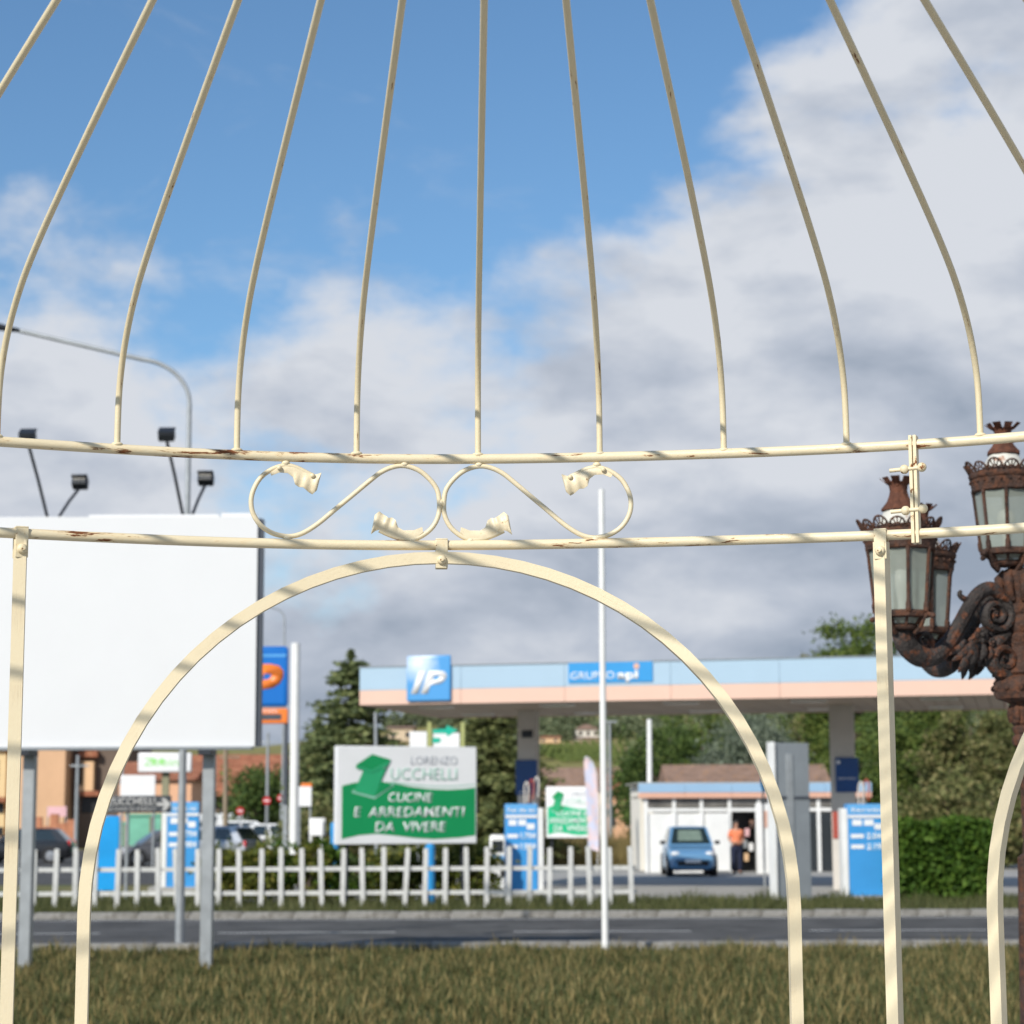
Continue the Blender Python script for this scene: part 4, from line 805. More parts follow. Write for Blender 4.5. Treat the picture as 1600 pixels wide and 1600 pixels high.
pb3 = pump_board(262, 312, 1253, 56.0, 'blue fuel price board beside the dark direction sign', -1, ('1.794', '1.984'), 'Fai da te')
for px, d, k in ((828, 53.2, 3), (1352, 50.2, 2)):      # hose arms standing over the pumps
    p = at(px, 1300, d); o = thing('fuel_hose_stand', 'curved fuel hoses rising above the price board by the %s' % ('white pump' if px < 900 else 'hedge'), 'fuel hose', (p.x, d, 0))
    for i in range(k):
        b = MB(); x_ = (i-1)*0.13; zt_ = at(px, 1222-4*i, d).z; b.tube(smooth_path([(x_, 0, 0.02), (x_, 0, zt_-0.5), (x_, 0, zt_-0.12), (x_+0.05, -0.04, zt_), (x_+0.10, -0.08, zt_-0.12), (x_+0.08, -0.10, zt_-0.5)]), 0.022, 8); b.build('hose', 'column_grey' if i != 1 else 'hose_red', o, 60)

def pump_box(px0, px1, ytop, d, label):
    X, Wd, _, zt = rect(px0, ytop, px1, 1333, d); o = thing('white_pump', label, 'fuel pump', (X, d, 0))
    b = MB(); b.box((0, 0, zt/2), (Wd, 0.45, zt), 0, 0.07); c = b.build('cabinet', 'white_paint', o, 50)
    plate(o, 'display', 'window_dark', 0, -0.228, zt-0.42, zt-0.14, Wd*0.7, 0.012, 0.004); plate(o, 'blue_logo_strip', 'ip_blue_light', 0, -0.228, zt-0.62, zt-0.5, Wd*0.8, 0.01); plate(o, 'nozzle_holder', 'plastic_black', Wd*0.32, -0.24, 0.5, 0.9, 0.12, 0.05, 0.01)
pump_box(765, 790, 1304, 51.4, 'white fuel pump cabinet with rounded top and dark display')

# grey back of a tall sign in front of the kiosk
D = 47.6; X, Wd, _, zt = rect(1207, 1161, 1262, 1333, D); o = thing('grey_sign_back', 'tall grey metal back of a totem sign in front of the kiosk', 'sign', (X, D, 0), R_(17))
b = MB(); b.box((0, 0, zt/2), (Wd, 0.24, zt), 0, 0.01); b.build('back_sheet', 'grey_sheet', o, 30)
b = MB(); b.box((-Wd/2-0.035, -0.03, zt/2+0.01), (0.066, 0.32, zt+0.02), 0, 0.01); b.build('white_edge', 'white_paint', o, 30)
b = MB(); b.box((-0.06, -0.135, zt/2), (0.16, 0.03, zt-0.5), 0, 0.008); b.build('rib', 'galvanised', o, 30)
b = MB(); b.box((0.0, -0.135, at(1235, 1246, D).z), (Wd-0.04, 0.026, 0.05)); b.build('joint_strip', 'dark_pole', o, 0)

# the kiosk
D = 73.0; K0, K1 = at(1008, 1300, D), at(1352, 1300, D); kw = K1.x-K0.x; kx = (K0.x+K1.x)/2; zt = at(1100, 1224, D).z; zf = at(1100, 1247, D).z; kd = 4.5
kk = thing('fuel_kiosk', 'low white fuel station kiosk with pale blue and peach roof edge', 'kiosk', (kx, D, 0), R_(2.5))
kl = lambda px: at(px, 1290, D).x-kx
b = MB(); b.box((0, 1.1+kd/2, zt/2), (kw, kd-1.1, zt-0.05)); b.build('back_wall', 'plaster_white', kk, 0)
b = MB(); b.box((0, kd/2, zf+0.04), (kw, kd+0.2, 0.08)); b.build('ceiling', 'plaster_white', kk, 0)
hz_ = (zt-zf)
for i in range(5):
    w = (kw+0.5)/5; xx = -kw/2-0.25+w*(i+0.5)
    b = MB(); b.box((xx, -0.18, zf+hz_*0.69), (w-0.006, 0.06, hz_*0.62), 0, 0.01); b.build('blue_fascia_panel', 'kiosk_blue', kk, 30)
    b = MB(); b.box((xx, -0.18, zf+hz_*0.185), (w-0.006, 0.06, hz_*0.36), 0, 0.01); b.build('peach_fascia_panel', 'kiosk_peach', kk, 30)
b = MB(); b.box((0, kd/2, zt+0.02), (kw+0.45, kd+0.4, 0.04)); b.build('roof', 'concrete', kk, 0)
mul = [1009, 1053, 1096, 1140, 1186, 1230, 1280, 1320, 1352]; ztr = at(1100, 1263, D).z; zbr = at(1100, 1268, D).z
for px in mul: b = MB(); b.box((kl(px), 0, zf/2), (0.12, 0.12, zf), 0, 0.01); b.build('mullion', 'white_paint', kk, 30)
for i in range(len(mul)-1):
    xa, xb = kl(mul[i])+0.062, kl(mul[i+1])-0.062
    b = MB(); b.box(((xa+xb)/2, 0, (ztr+zbr)/2), (xb-xa, 0.10, 0.12), 0, 0.008); b.build('transom', 'white_paint', kk, 30)
    b = MB(); b.box(((xa+xb)/2, 0.02, (ztr+zf)/2+0.03), (xb-xa, 0.02, zf-ztr-0.06)); b.build('transom_window', 'transom_glass', kk, 0)
    if i != 3: b = MB(); b.box(((xa+xb)/2, 0.03, (zbr-0.05)/2), (xb-xa, 0.03, zbr-0.06)); b.build('white_panel' if i < 3 else 'shop_window', 'white_paint' if i < 3 else 'window_dark', kk, 0)
b = MB(); b.box((kl(1163), 1.0, 1.1), (kl(1186)-kl(1140), 0.06, 2.2)); b.build('dark_interior', 'dark_opening', kk, 0)
for i, (px, zz, m) in enumerate(((1172, 1.2, 'pink_cloth'), (1178, 0.7, 'sign_white'), (1170, 0.35, 'plaster_tan'), (1180, 1.5, 'kiosk_peach'), (1168, 0.8, 'galvanised'))): plate(kk, 'shelf_goods', m, kl(px), 0.7, zz, zz+0.28, 0.16, 0.12, 0.02)
plate(kk, 'door_leaf', 'white_paint', kl(1121), -0.09, 0.05, zbr-0.05, kl(1139)-kl(1103), 0.045, 0.005)
o = thing('wall_extinguisher_board', 'narrow red board on a white post by the kiosk door', 'sign', (at(1191, 1300, 71).x, 71, 0)); b = MB(); b.box((0, 0, at(1191, 1256, 71).z/2), (0.42, 0.22, at(1191, 1256, 71).z), 0, 0.03); b.build('white_post', 'white_paint', o, 30); plate(o, 'red_board', 'kiosk_peach', 0.08, -0.125, at(1191, 1293, 71).z, at(1191, 1267, 71).z, 0.16, 0.02)
D = 58.0; p = at(1195, 1222, D); o = thing('blue_oval_sign', 'small bright blue oval sign edge on beside the grey sign back', 'sign', (p.x, D, 0), R_(60)); b = MB(); b.lathe([(0.001, -0.03), (0.24, -0.03), (0.25, 0.0), (0.24, 0.03), (0.001, 0.03)], 24, (0, 0, p.z), Matrix.Rotation(PI/2, 4, 'X')); b.build('disc', 'sky_blue_panel', o, 40); pole(o, 'post', 'galvanised', 0, 0.06, 0, p.z, 0.03)

# ------------------------------------------------------------------ white picket fence by the road
D = 45.0; xs = [at(px, 1324, D).x for px in np.arange(-170, 1012, 32.1)]
fn = thing('white_picket_fence', 'low white picket fence running along the far side of the road', 'fence', (xs[0], D, 0)); zt = at(500, 1324, D).z
b = MB(); hh = zt
b.add([], []); b.box((0, 0, hh/2), (0.105, 0.05, hh-0.03), 0, 0.006); b.prism([(-0.0525, hh-0.016), (0.0525, hh-0.016), (0.03, hh), (-0.03, hh)], -0.025, 0.025); pk = b.build('picket', 'picket_white', fn, 30)
for i, x_ in enumerate(xs):
    o = pk if i == 0 else pk.copy()
    if i: COL.objects.link(o); o.parent = fn
    o.location = (x_-xs[0]+random.uniform(-0.02, 0.02), random.uniform(-0.01, 0.01), random.uniform(-0.03, 0.012)); o.rotation_euler = (random.uniform(-0.02, 0.02), random.gauss(0, 0.022), random.uniform(-0.06, 0.06))
for zz in (0.35, 0.85): b = MB(); b.box(((xs[-1]-xs[0])/2, 0.05, zz), (xs[-1]-xs[0]+0.2, 0.035, 0.09), 0, 0.004); b.build('rail', 'picket_white', fn, 30)

# ------------------------------------------------------------------ foliage
def quads(name, C, size, m, parent=None, flatten=1.0, elong=1.6, nrm=None):
    """leaf faces: one small diamond per centre"""
    n = len(C); rg = RNG; t = rg.normal(size=(n, 3)); t[:, 2] *= flatten; t /= np.linalg.norm(t, axis=1)[:, None]+1e-9
    q = rg.normal(size=(n, 3)); u = np.cross(t, q); u /= np.linalg.norm(u, axis=1)[:, None]+1e-9
    s = (size*(0.6+0.8*rg.random(n)))[:, None] if np.isscalar(size) else size[:, None]
    V = np.stack([C-t*s*elong*0.5, C+u*s*0.42+t*s*0.05, C+t*s*elong*0.5, C-u*s*0.42+t*s*0.05], 1).reshape(-1, 3)
    me = bpy.data.meshes.new(name); me.vertices.add(4*n); me.vertices.foreach_set("co", V.ravel().astype(np.float32)); me.loops.add(4*n); me.loops.foreach_set("vertex_index", np.arange(4*n, dtype=np.int32))
    me.polygons.add(n); me.polygons.foreach_set("loop_start", np.arange(0, 4*n, 4, dtype=np.int32)); me.polygons.foreach_set("loop_total", np.full(n, 4, dtype=np.int32)); me.update(calc_edges=True)
    me.materials.append(MATS[m]); o = bpy.data.objects.new(name, me); COL.objects.link(o)
    if parent is not None: o.parent = parent
    return o
def crown_pts(rx, ry, rz, cz, ncl, per, spread, rng, hollow=0.45):
    d = rng.normal(size=(ncl, 3)); d /= np.linalg.norm(d, axis=1)[:, None]; r = hollow+(1-hollow)*rng.random(ncl)**0.6
    ph = rng.random(4)*6; az = np.arctan2(d[:, 1], d[:, 0]); wob = 1+0.14*np.sin(3*az+ph[0])+0.10*np.sin(5*az+4*d[:, 2]+ph[1])+0.08*np.sin(7*d[:, 2]+ph[2])
    c = d*(r*wob)[:, None]*np.array([rx, ry, rz])+np.array([0, 0, cz])
    sz = spread*(0.6+0.8*rng.random(ncl)); P = np.repeat(c, per, 0)+rng.normal(size=(ncl*per, 3))*np.repeat(sz, per)[:, None]*np.array([1, 1, 0.62])
    return P, c
def trunk_mesh(H, r, cents, rng, lean=0.15):
    b = MB(); lx, ly = rng.normal(size=2)*lean; b.tube([(0, 0, 0), (lx*0.3, ly*0.3, H*0.3), (lx, ly, H*0.62), (lx*1.3, ly*1.3, H*0.85)], [r*1.25, r, r*0.6, r*0.15], 9)
    for c in cents:
        z0 = H*(0.25+0.4*rng.random()); k = z0/(H*0.62); b.tube([(lx*k, ly*k, z0), (c[0]*0.5+lx*0.4, c[1]*0.5+ly*0.4, (z0+c[2])/2+0.1), tuple(c)], [r*0.42, r*0.26, r*0.07], 6)
    return b
def tree(px, ytop, d, rx, m, label, name='tree', base=0.25, ncl=90, per=60, leaf=0.16, spread=0.34, cat='tree', group=None, seed=1, ry=None, hollow=0.45, z0=0.0):
    rng = np.random.default_rng(seed); p = at(px, 1280, d); H = at(px, ytop, d).z-z0; o = thing(name, label, cat, (p.x, d, z0), 0, group)
    rz = H*(1-base)/2; P, c = crown_pts(rx, ry or rx, rz*0.93, H-rz, ncl, per, spread, rng, hollow); P = P[P[:, 2] > 0.15]
    quads('crown', P, leaf, m, o); trunk_mesh(H, 0.05+0.022*H, c[rng.integers(0, len(c), 9)], rng).build('trunk', 'bark', o, 60)
    return o
def conifer(px, ytop, d, rbase, m, label, name, seed, tiers=26, per=26, droop=0.25, base=0.06, leaf=0.17, top_r=0.25, dense=26):
    rng = np.random.default_rng(seed); p = at(px, 1280, d); H = at(px, ytop, d).z; o = thing(name, label, 'tree', (p.x, d, 0)); pts = []; b = MB()
    b.tube([(0, 0, 0), (0.04, 0, H*0.5), (0, 0.03, H*0.99)], [0.05+0.02*H, 0.03+0.012*H, 0.02], 10)
    for i in range(tiers):
        f = i/(tiers-1); z = H*(base+(0.985-base)*f); R = rbase*((1-f)**0.52)*(0.70+0.6*rng.random())+top_r*(0.4+0.6*(1-f))
        for j in range(int(per*(1-0.6*f))):
            a = rng.random()*2*PI; L = R*(0.7+0.42*rng.random()); zz = z+rng.normal()*0.12; n = int(dense*L/1.2)+6; t = rng.random(n)**0.75
            up = 0.16*L if f > 0.8 else 0.0
            X = np.stack([np.cos(a)*L*t, np.sin(a)*L*t, zz-droop*L*t**1.4+up*t+0.10*L*np.maximum(t-0.7, 0)], 1)
            X += rng.normal(size=(n, 3))*np.array([0.15, 0.15, 0.05])*(0.5+0.6*t[:, None])*min(1, L); pts.append(X)
            if j % 3 == 0: b.tube([(0, 0, zz), (math.cos(a)*L*0.5, math.sin(a)*L*0.5, zz-droop*L*0.35), (math.cos(a)*L*0.9, math.sin(a)*L*0.9, zz-droop*L*0.8)], [0.03, 0.02, 0.006], 5)
    P = np.concatenate(pts); quads('crown', P[P[:, 2] > 0.1], leaf, m, o, 0.35, 2.0); b.build('trunk', 'bark', o, 60)
    return o
conifer(548, 1021, 85, 2.5, 'leaf_conifer', 'tall dark conifer with a forked top behind the kitchen shop billboard', 'conifer', 3, 24, 32, leaf=0.14, dense=30, top_r=0.38, droop=0.18)
conifer(497, 1120, 88, 1.6, 'leaf_conifer', 'shorter dark conifer growing against the tall one by the white totem mast', 'conifer', 4, 18, 28, leaf=0.14, dense=30, droop=0.18)
conifer(772, 1075, 84, 2.2, 'leaf_cedar', 'olive green spreading cedar behind the column with the light box', 'cedar', 5, 22, 36, droop=0.28, leaf=0.13, top_r=0.9, dense=32)
tree(408, 1192, 112, 1.75, 'leaf_dark', 'dark round tree behind the white parked cars', 'round_tree', 0.12, 100, 60, seed=11)
tree(455, 1232, 118, 1.2, 'leaf_dark', 'small dark bush tree beside the no entry signs', 'small_tree', 0.05, 60, 50, seed=12)
tree(520, 1255, 78, 1.6, 'leaf_mixed', 'low grey green bush at the foot of the tall conifer', 'bush', 0.02, 60, 50, cat='bush', seed=13)
tree(1000, 1178, 125, 1.7, 'leaf_dark', 'low dark green tree beside the vine rows', 'broad_tree', 0.08, 90, 50, seed=14)
tree(1045, 1120, 118, 3.0, 'leaf_dark', 'broad deep green tree behind the tiled roof', 'broad_tree', 0.08, 120, 60, seed=15)
tree(1100, 1105, 125, 2.6, 'leaf_green', 'yellow green tree beside the silvery olive', 'broad_tree', 0.1, 100, 60, seed=16)
tree(1178, 1118, 100, 2.4, 'leaf_olive', 'silvery grey green olive tree behind the kiosk', 'olive_tree', 0.18, 170, 90, leaf=0.11, seed=17, hollow=0.6)
tree(1262, 1085, 118, 2.4, 'leaf_green', 'mid green tree between the olive and the canopy column', 'broad_tree', 0.08, 110, 60, seed=18)
tree(1345, 973, 108, 3.0, 'leaf_green', 'tall bright green tree rising above the canopy roof', 'tall_tree', 0.15, 240, 90, seed=19, spread=0.36)
tree(1275, 1017, 112, 1.5, 'leaf_mixed', 'thin sparse treetop just clearing the canopy roof', 'sparse_tree', 0.3, 45, 30, seed=29, spread=0.3)
tree(1440, 985, 114, 2.6, 'leaf_green', 'tall green tree behind the scrolled arm of the lamp', 'tall_tree', 0.15, 220, 90, seed=20, spread=0.36)
for i, (px, yt, d, r, m, lab) in enumerate(((1388, 1085, 92, 2.3, 'leaf_dark', 'dark bushy tree behind the gazebo post and hedge'), (1452, 1092, 86, 2.2, 'leaf_green', 'leafy green tree behind the middle of the hedge'), (1512, 1098, 84, 1.9, 'leaf_mixed', 'brownish twiggy tree behind the end of the hedge'), (1560, 1090, 88, 2.1, 'leaf_mixed', 'olive brown tree behind the rusty lamp column'), (1622, 1085, 90, 2.4, 'leaf_green', 'green tree beyond the rusty lamp column'), (1335, 1110, 98, 1.9, 'leaf_green', 'green tree behind the column with the red extinguisher box'))):
    tree(px, yt, d, r, m, lab, 'boundary_tree', 0.02, 80, 150, 0.125, 0.25, seed=40+i, group='trees behind the hedge')
tree(1480, 1205, 78, 1.8, 'leaf_mixed', 'low brown and green bush just behind the hedge', 'bush', 0.0, 70, 55, cat='bush', seed=51)
tree(1560, 1225, 76, 1.7, 'leaf_mixed', 'low olive bush behind the hedge beside the lamp column', 'bush', 0.0, 70, 55, cat='bush', seed=52)
# clipped hedge
D = 48.0; X, Wd, _, zt = rect(1385, 1284, 1552, 1333, D); hg = thing('clipped_hedge', 'bright green clipped hedge beside a blue fuel price board', 'hedge', (X, D, 0)); n = 26000
P = np.stack([RNG.uniform(-0.5, 0.5, n)*Wd, RNG.uniform(-0.5, 0.5, n)*1.0, RNG.random(n)**0.7*zt], 1); P += RNG.normal(size=P.shape)*0.045; P[:, 2] += 0.06*np.sin(P[:, 0]*4.1)*(P[:, 2]/zt); P = P[P[:, 2] > 0.02]
quads('foliage', P, 0.10, 'leaf_hedge', hg); b = MB()
for i in range(9): x_ = -Wd/2+Wd*(i+0.5)/9; b.tube([(x_, 0, 0), (x_+0.08, 0.05, zt*0.5), (x_-0.05, 0, zt*0.85)], [0.03, 0.02, 0.008], 6)
b.build('stems', 'bark', hg, 60)
# row of verge shrubs
for i, (px, yt, d, r, m) in enumerate(((345, 1324, 47.6, 0.45, 'leaf_shrub'), (377, 1320, 47.9, 0.55, 'leaf_shrub'), (410, 1318, 47.5, 0.5, 'leaf_shrub'), (440, 1326, 47.7, 0.4, 'leaf_hedge'), (480, 1319, 47.6, 0.45, 'leaf_shrub'), (508, 1316, 47.9, 0.5, 'leaf_hedge'), (545, 1322, 48.3, 0.5, 'leaf_dark'), (600, 1324, 48.4, 0.5, 'leaf_shrub'), (640, 1323, 48.6, 0.5, 'leaf_shrub'), (705, 1322, 48.4, 0.5, 'leaf_shrub'), (745, 1318, 48.3, 0.5, 'leaf_shrub'))):
    tree(px, yt, d, r, m, {'leaf_shrub': 'low yellow green shrub growing behind the white pickets', 'leaf_hedge': 'low bright green shrub behind the pickets near the white mast', 'leaf_dark': 'low dark green shrub under the edge of the shop billboard'}[m], 'verge_shrub', 0.0, 34, 50, 0.085, 0.13, 'shrub', 'shrubs behind the picket fence', 60+i)
# grass: near verge and dry field
def blades(name, n, x0, x1, y0, y1, h, m, label):
    C = np.stack([RNG.uniform(x0, x1, n), RNG.uniform(y0, y1, n), np.zeros(n)], 1)
    fld = np.sin(C[:, 0]*1.7+1.1*np.sin(C[:, 1]*0.9))*np.sin(C[:, 1]*1.3+0.8*np.sin(C[:, 0]*2.3))+0.6*np.sin(C[:, 0]*5.1+C[:, 1]*3.7); C = C[(fld > -0.75) | (RNG.random(n) < 0.25)]; n = len(C)
    fld = np.sin(C[:, 0]*2.9+C[:, 1]*1.7)*np.sin(C[:, 1]*2.3-C[:, 0]); hh = h*(0.35+0.8*RNG.random(n)**1.5)*(1+0.9*np.maximum(fld, 0)**2); a = RNG.random(n)*2*PI; w = 0.010+0.008*RNG.random(n); ln = RNG.normal(size=(n, 2))*0.3
    dx = np.stack([np.cos(a)*w, np.sin(a)*w, np.zeros(n)], 1); tip = C+np.stack([ln[:, 0]*hh, ln[:, 1]*hh, hh], 1); V = np.stack([C-dx, C+dx, tip], 1).reshape(-1, 3)
    me = bpy.data.meshes.new(name); me.vertices.add(3*n); me.vertices.foreach_set("co", V.ravel().astype(np.float32)); me.loops.add(3*n); me.loops.foreach_set("vertex_index", np.arange(3*n, dtype=np.int32)); me.polygons.add(n); me.polygons.foreach_set("loop_start", np.arange(0, 3*n, 3, dtype=np.int32)); me.polygons.foreach_set("loop_total", np.full(n, 3, dtype=np.int32)); me.update(calc_edges=True)
    me.materials.append(MATS[m]); o = bpy.data.objects.new(name, me); COL.objects.link(o); tag(o, label, 'grass', None, 'stuff'); o.location.z = 0.005; return o
blades('verge_grass', 170000, -7.5, 7.5, 15, 30.9, 0.11, 'grass_green', 'short rough green grass on the verge before the road')
blades('dry_tufts', 26000, -7.5, 7.5, 15, 31.1, 0.17, 'grass_dry', 'dry yellow tufts scattered through the green verge grass')
blades('roadside_grass', 50000, -16, 14, 41.4, 48.7, 0.22, 'grass_green', 'tufted grass along the foot of the picket fence')
blades('dry_grass', 90000, -5, 22, 84, 105, 0.95, 'grass_dry', 'tall dry yellow grass in the field behind the station')

# ------------------------------------------------------------------ hillside: wood, vines, houses
pts = []; rg = np.random.default_rng(77)
def hill_at(px, d): x_ = (px-800)*d/FPX; return x_, hill_z(x_, d)
spots = []
for px, d, r in [(float(rg.uniform(690, 1700)), float(rg.uniform(520, 1090)), float(rg.uniform(3.5, 7.0))) for _ in range(330)]:
    x_, z_ = hill_at(px, d); py = 1274-(z_-EYE)/d*FPX
    if 828 < px < 1004 and d < 870: continue          # vineyard and house stay open
    spots.append((x_, d, z_, r))
for i in range(26): px = 610+i*11; d = 1060; x_, z_ = hill_at(px, d); spots.append((x_, d, z_, 4+3*rg.random()))
for px, d, r in ((862, 900, 8), (880, 905, 9), (905, 915, 9), (930, 910, 8), (955, 905, 9), (975, 900, 8), (990, 880, 7), (846, 860, 7), (868, 840, 5), (884, 838, 4), (950, 838, 5), (965, 842, 6), (985, 835, 6), (940, 850, 4)): x_, z_ = hill_at(px, d); spots.append((x_, d, z_, r))
for x_, d, z_, r in spots:
    ncl = 26; dd = rg.normal(size=(ncl, 3)); dd /= np.linalg.norm(dd, axis=1)[:, None]; c = dd*r*np.array([0.85, 0.85, 0.8])*(0.5+0.5*rg.random((ncl, 1)))+np.array([x_, d, z_+r*0.75]); pts.append(np.repeat(c, 16, 0)+rg.normal(size=(ncl*16, 3))*r*0.16)
hw = quads('hillside_wood', np.concatenate(pts), 0.95, 'leaf_hill'); tag(hw, 'scattered woodland covering the far hillside under the canopy', 'woodland', None, 'stuff')
for i in range(13):      # vine rows run up the slope
    px = 846+i*11.2; P = []
    for d in np.linspace(655, 790, 60):
        x_ = (px-800)*720/FPX+(d-720)*0.012*(i-8); z_ = hill_z(x_, d); P.append(np.stack([x_+rg.normal(size=16)*0.16, d+rg.uniform(-1.2, 1.2, 16), z_+0.4+rg.random(16)*1.7], 1))
    v = quads('vine_row', np.concatenate(P), 0.5, 'leaf_vine'); tag(v, 'straight green vine row on the slope below the white hillside house', 'vine row', 'vine rows on the hillside')

def house(name, label, px0, px1, ytop, ybase, d, wall, roofm, ridge=0.35, depth=8.0, rz=0.0, z0=None, wins=(), overhang=0.4, hip=False, flip=False):
    """walls, pitched roof, openings given as (u0,u1,v0,v1,kind) fractions of the front"""
    X, Wd, zb, zt = rect(px0, ytop, px1, ybase, d); z0 = zb if z0 is None else z0
    o = thing(name, label, 'house', (X, d, z0), rz); H = zt-z0; eh = H*(1-ridge) if ridge else H
    b = MB(); b.box((0, depth/2, eh/2), (Wd, depth, eh)); b.build('wall', wall, o, 0)
    if ridge:
        w = Wd/2+overhang; b = MB(); q = depth/2+overhang
        if flip:   # gable to the front
            b.prism([(-w, eh-0.05), (0, H), (w, eh-0.05), (w, eh+0.14), (0, H+0.2), (-w, eh+0.14)], -overhang, depth+overhang)
            g = MB(); g.prism([(-Wd/2, eh-0.002), (Wd/2, eh-0.002), (0, H-0.08)], 0.0, depth); g.build('gable', wall, o, 0)
        else:
            r_ = (w-depth*0.5) if hip else w; r_ = max(r_, 0.3)
            b.add([(-w, -overhang, eh), (w, -overhang, eh), (w, depth+overhang, eh), (-w, depth+overhang, eh), (-r_, depth/2, H), (r_, depth/2, H)], [(0, 1, 5, 4), (2, 3, 4, 5), (1, 2, 5), (3, 0, 4), (0, 3, 2, 1)])
        rf = b.build('roof', roofm, o, 0)
    for (u0, u1, v0, v1, kd) in wins:
        x0, x1, za, zc = -Wd/2+u0*Wd, -Wd/2+u1*Wd, v0*eh, v1*eh
        if kd == 'w' or kd == 'd':
            b = MB(); b.box(((x0+x1)/2, -0.02, (za+zc)/2), (x1-x0, 0.10, zc-za)); fr = b.build('window' if kd == 'w' else 'door', 'plaster_beige', o, 0); b = MB(); b.box(((x0+x1)/2, -0.04, (za+zc)/2), ((x1-x0)*0.84, 0.08, (zc-za)*0.86)); b.build('pane', 'window_dark' if kd == 'w' else 'dark_opening', fr, 0)
        elif kd == 'o': b = MB(); b.box(((x0+x1)/2, -0.02, (za+zc)/2), (x1-x0, 0.06, zc-za)); b.build('opening', 'dark_opening', o, 0)
        else: b = MB(); b.box(((x0+x1)/2, -0.3, (za+zc)/2), (x1-x0, 0.6, zc-za)); b.build(*kd, o, 0)
    return o
W2 = [(0.12, 0.3, 0.25, 0.75, 'w'), (0.7, 0.88, 0.25, 0.75, 'w')]
house('hillside_house', 'white two storey house with brown roof on the far hillside', 900, 938, 1131, 1160, 845, 'plaster_white', 'tile_brown', 0.3, 9, 0.1, None, [(0.1, 0.28, 0.55, 0.85, 'w'), (0.42, 0.58, 0.55, 0.85, 'w'), (0.72, 0.9, 0.55, 0.85, 'w'), (0.3, 0.72, 0.05, 0.36, 'o'), (0.45, 0.53, 0.0, 0.3, ('red_banner', 'red_sign'))], 0.6, True)
house('house_wing', 'low white wing spread below the hillside house', 894, 950, 1151, 1171, 838, 'plaster_white', 'tile_brown', 0.2, 7, 0.1, None, [(0.6, 0.7, 0.2, 0.7, 'w'), (0.82, 0.9, 0.2, 0.7, 'w')], 0.4)
house('beige_farmhouse', 'pale beige farmhouse behind the small plain white board', 606, 645, 1133, 1158, 430, 'plaster_beige', 'tile_brown', 0.2, 9, 0.0, None, W2)
house('beige_farmhouse', 'small tan house on the slope beside the canopy column', 842, 875, 1149, 1161, 700, 'plaster_tan', 'tile_red', 0.3, 9, 0.0, None, W2)
house('low_roof_house', 'long low house with brown roof below the vine rows', 838, 978, 1198, 1235, 190, 'plaster_beige', 'tile_brown', 0.32, 7, 0.0, 0.0, [(0.12, 0.22, 0.2, 0.7, 'w'), (0.7, 0.8, 0.2, 0.7, 'w'), (0.4, 0.5, 0.0, 0.7, 'd')])
house('peach_annex', 'small peach house behind the flagpole', 950, 988, 1212, 1245, 165, 'plaster_peach', 'tile_red', 0.25, 5, 0.0, 0.0, W2)
house('tiled_barn', 'long barn with brown tiled roof behind the fuel kiosk', 1058, 1300, 1191, 1240, 92, 'plaster_tan', 'tile_brown', 0.42, 7, R_(2), 0.0, [(0.1, 0.2, 0.2, 0.7, 'w'), (0.7, 0.8, 0.2, 0.7, 'w')], 0.3)
house('terracotta_roof_house', 'distant house with terracotta roof in front of the green hill', 408, 490, 1193, 1222, 260, 'plaster_tan', 'tile_red', 0.62, 12, 0.0, 0.0, W2, 0.6)
house('orange_brick_block', 'tall orange brick building behind the brick yard wall', 12, 104, 1120, 1300, 132, 'plaster_orange', 'tile_red', 0.0, 10, 0.0, 0.0, [])
house('yellow_house', 'yellow plastered house with red eave next to the orange block', -140, 11, 1150, 1300, 133, 'plaster_yellow', 'tile_red', 0.12, 3.5, 0.0, 0.0, [(0.80, 0.92, 0.70, 0.90, 'w'), (0.0, 1.02, 0.47, 0.52, ('eave', 'tile_red')), (0.3, 0.99, 0.36, 0.46, 'o'), (0.3, 0.99, 0.05, 0.22, 'o')])
house('brown_house', 'brown house with an orange balcony bay beside the arch', 104, 200, 1140, 1300, 134, 'plaster_brown', 'tile_red', 0.12, 9, 0.0, 0.0, [(0.22, 0.46, 0.55, 0.83, ('bay', 'plaster_tan')), (0.20, 0.52, 0.87, 0.93, ('bay_roof', 'tile_red')), (0.20, 0.56, 0.50, 0.548, ('terracotta_awning', 'tile_red')), (0.24, 0.56, 0.34, 0.49, 'o'), (0.225, 0.28, 0.60, 0.82, ('shutter', 'window_dark'))])
house('orange_shed', 'low orange shed behind the blank white board', 184, 300, 1187, 1300, 120, 'plaster_peach', 'tile_red', 0.22, 8, 0.0, 0.0, [(0.55, 0.7, 0.0, 0.5, 'd')], 0.3, False, False)
house('porch_house', 'long house with brown tiled porch roof over dark openings', 262, 400, 1176, 1290, 140, 'plaster_brown', 'tile_red', 0.46, 9, R_(-6), 0.0, [(0.06, 0.22, 0.0, 0.92, 'o'), (0.34, 0.5, 0.0, 0.92, 'o'), (0.6, 0.74, 0.0, 0.92, 'o')], 1.2)
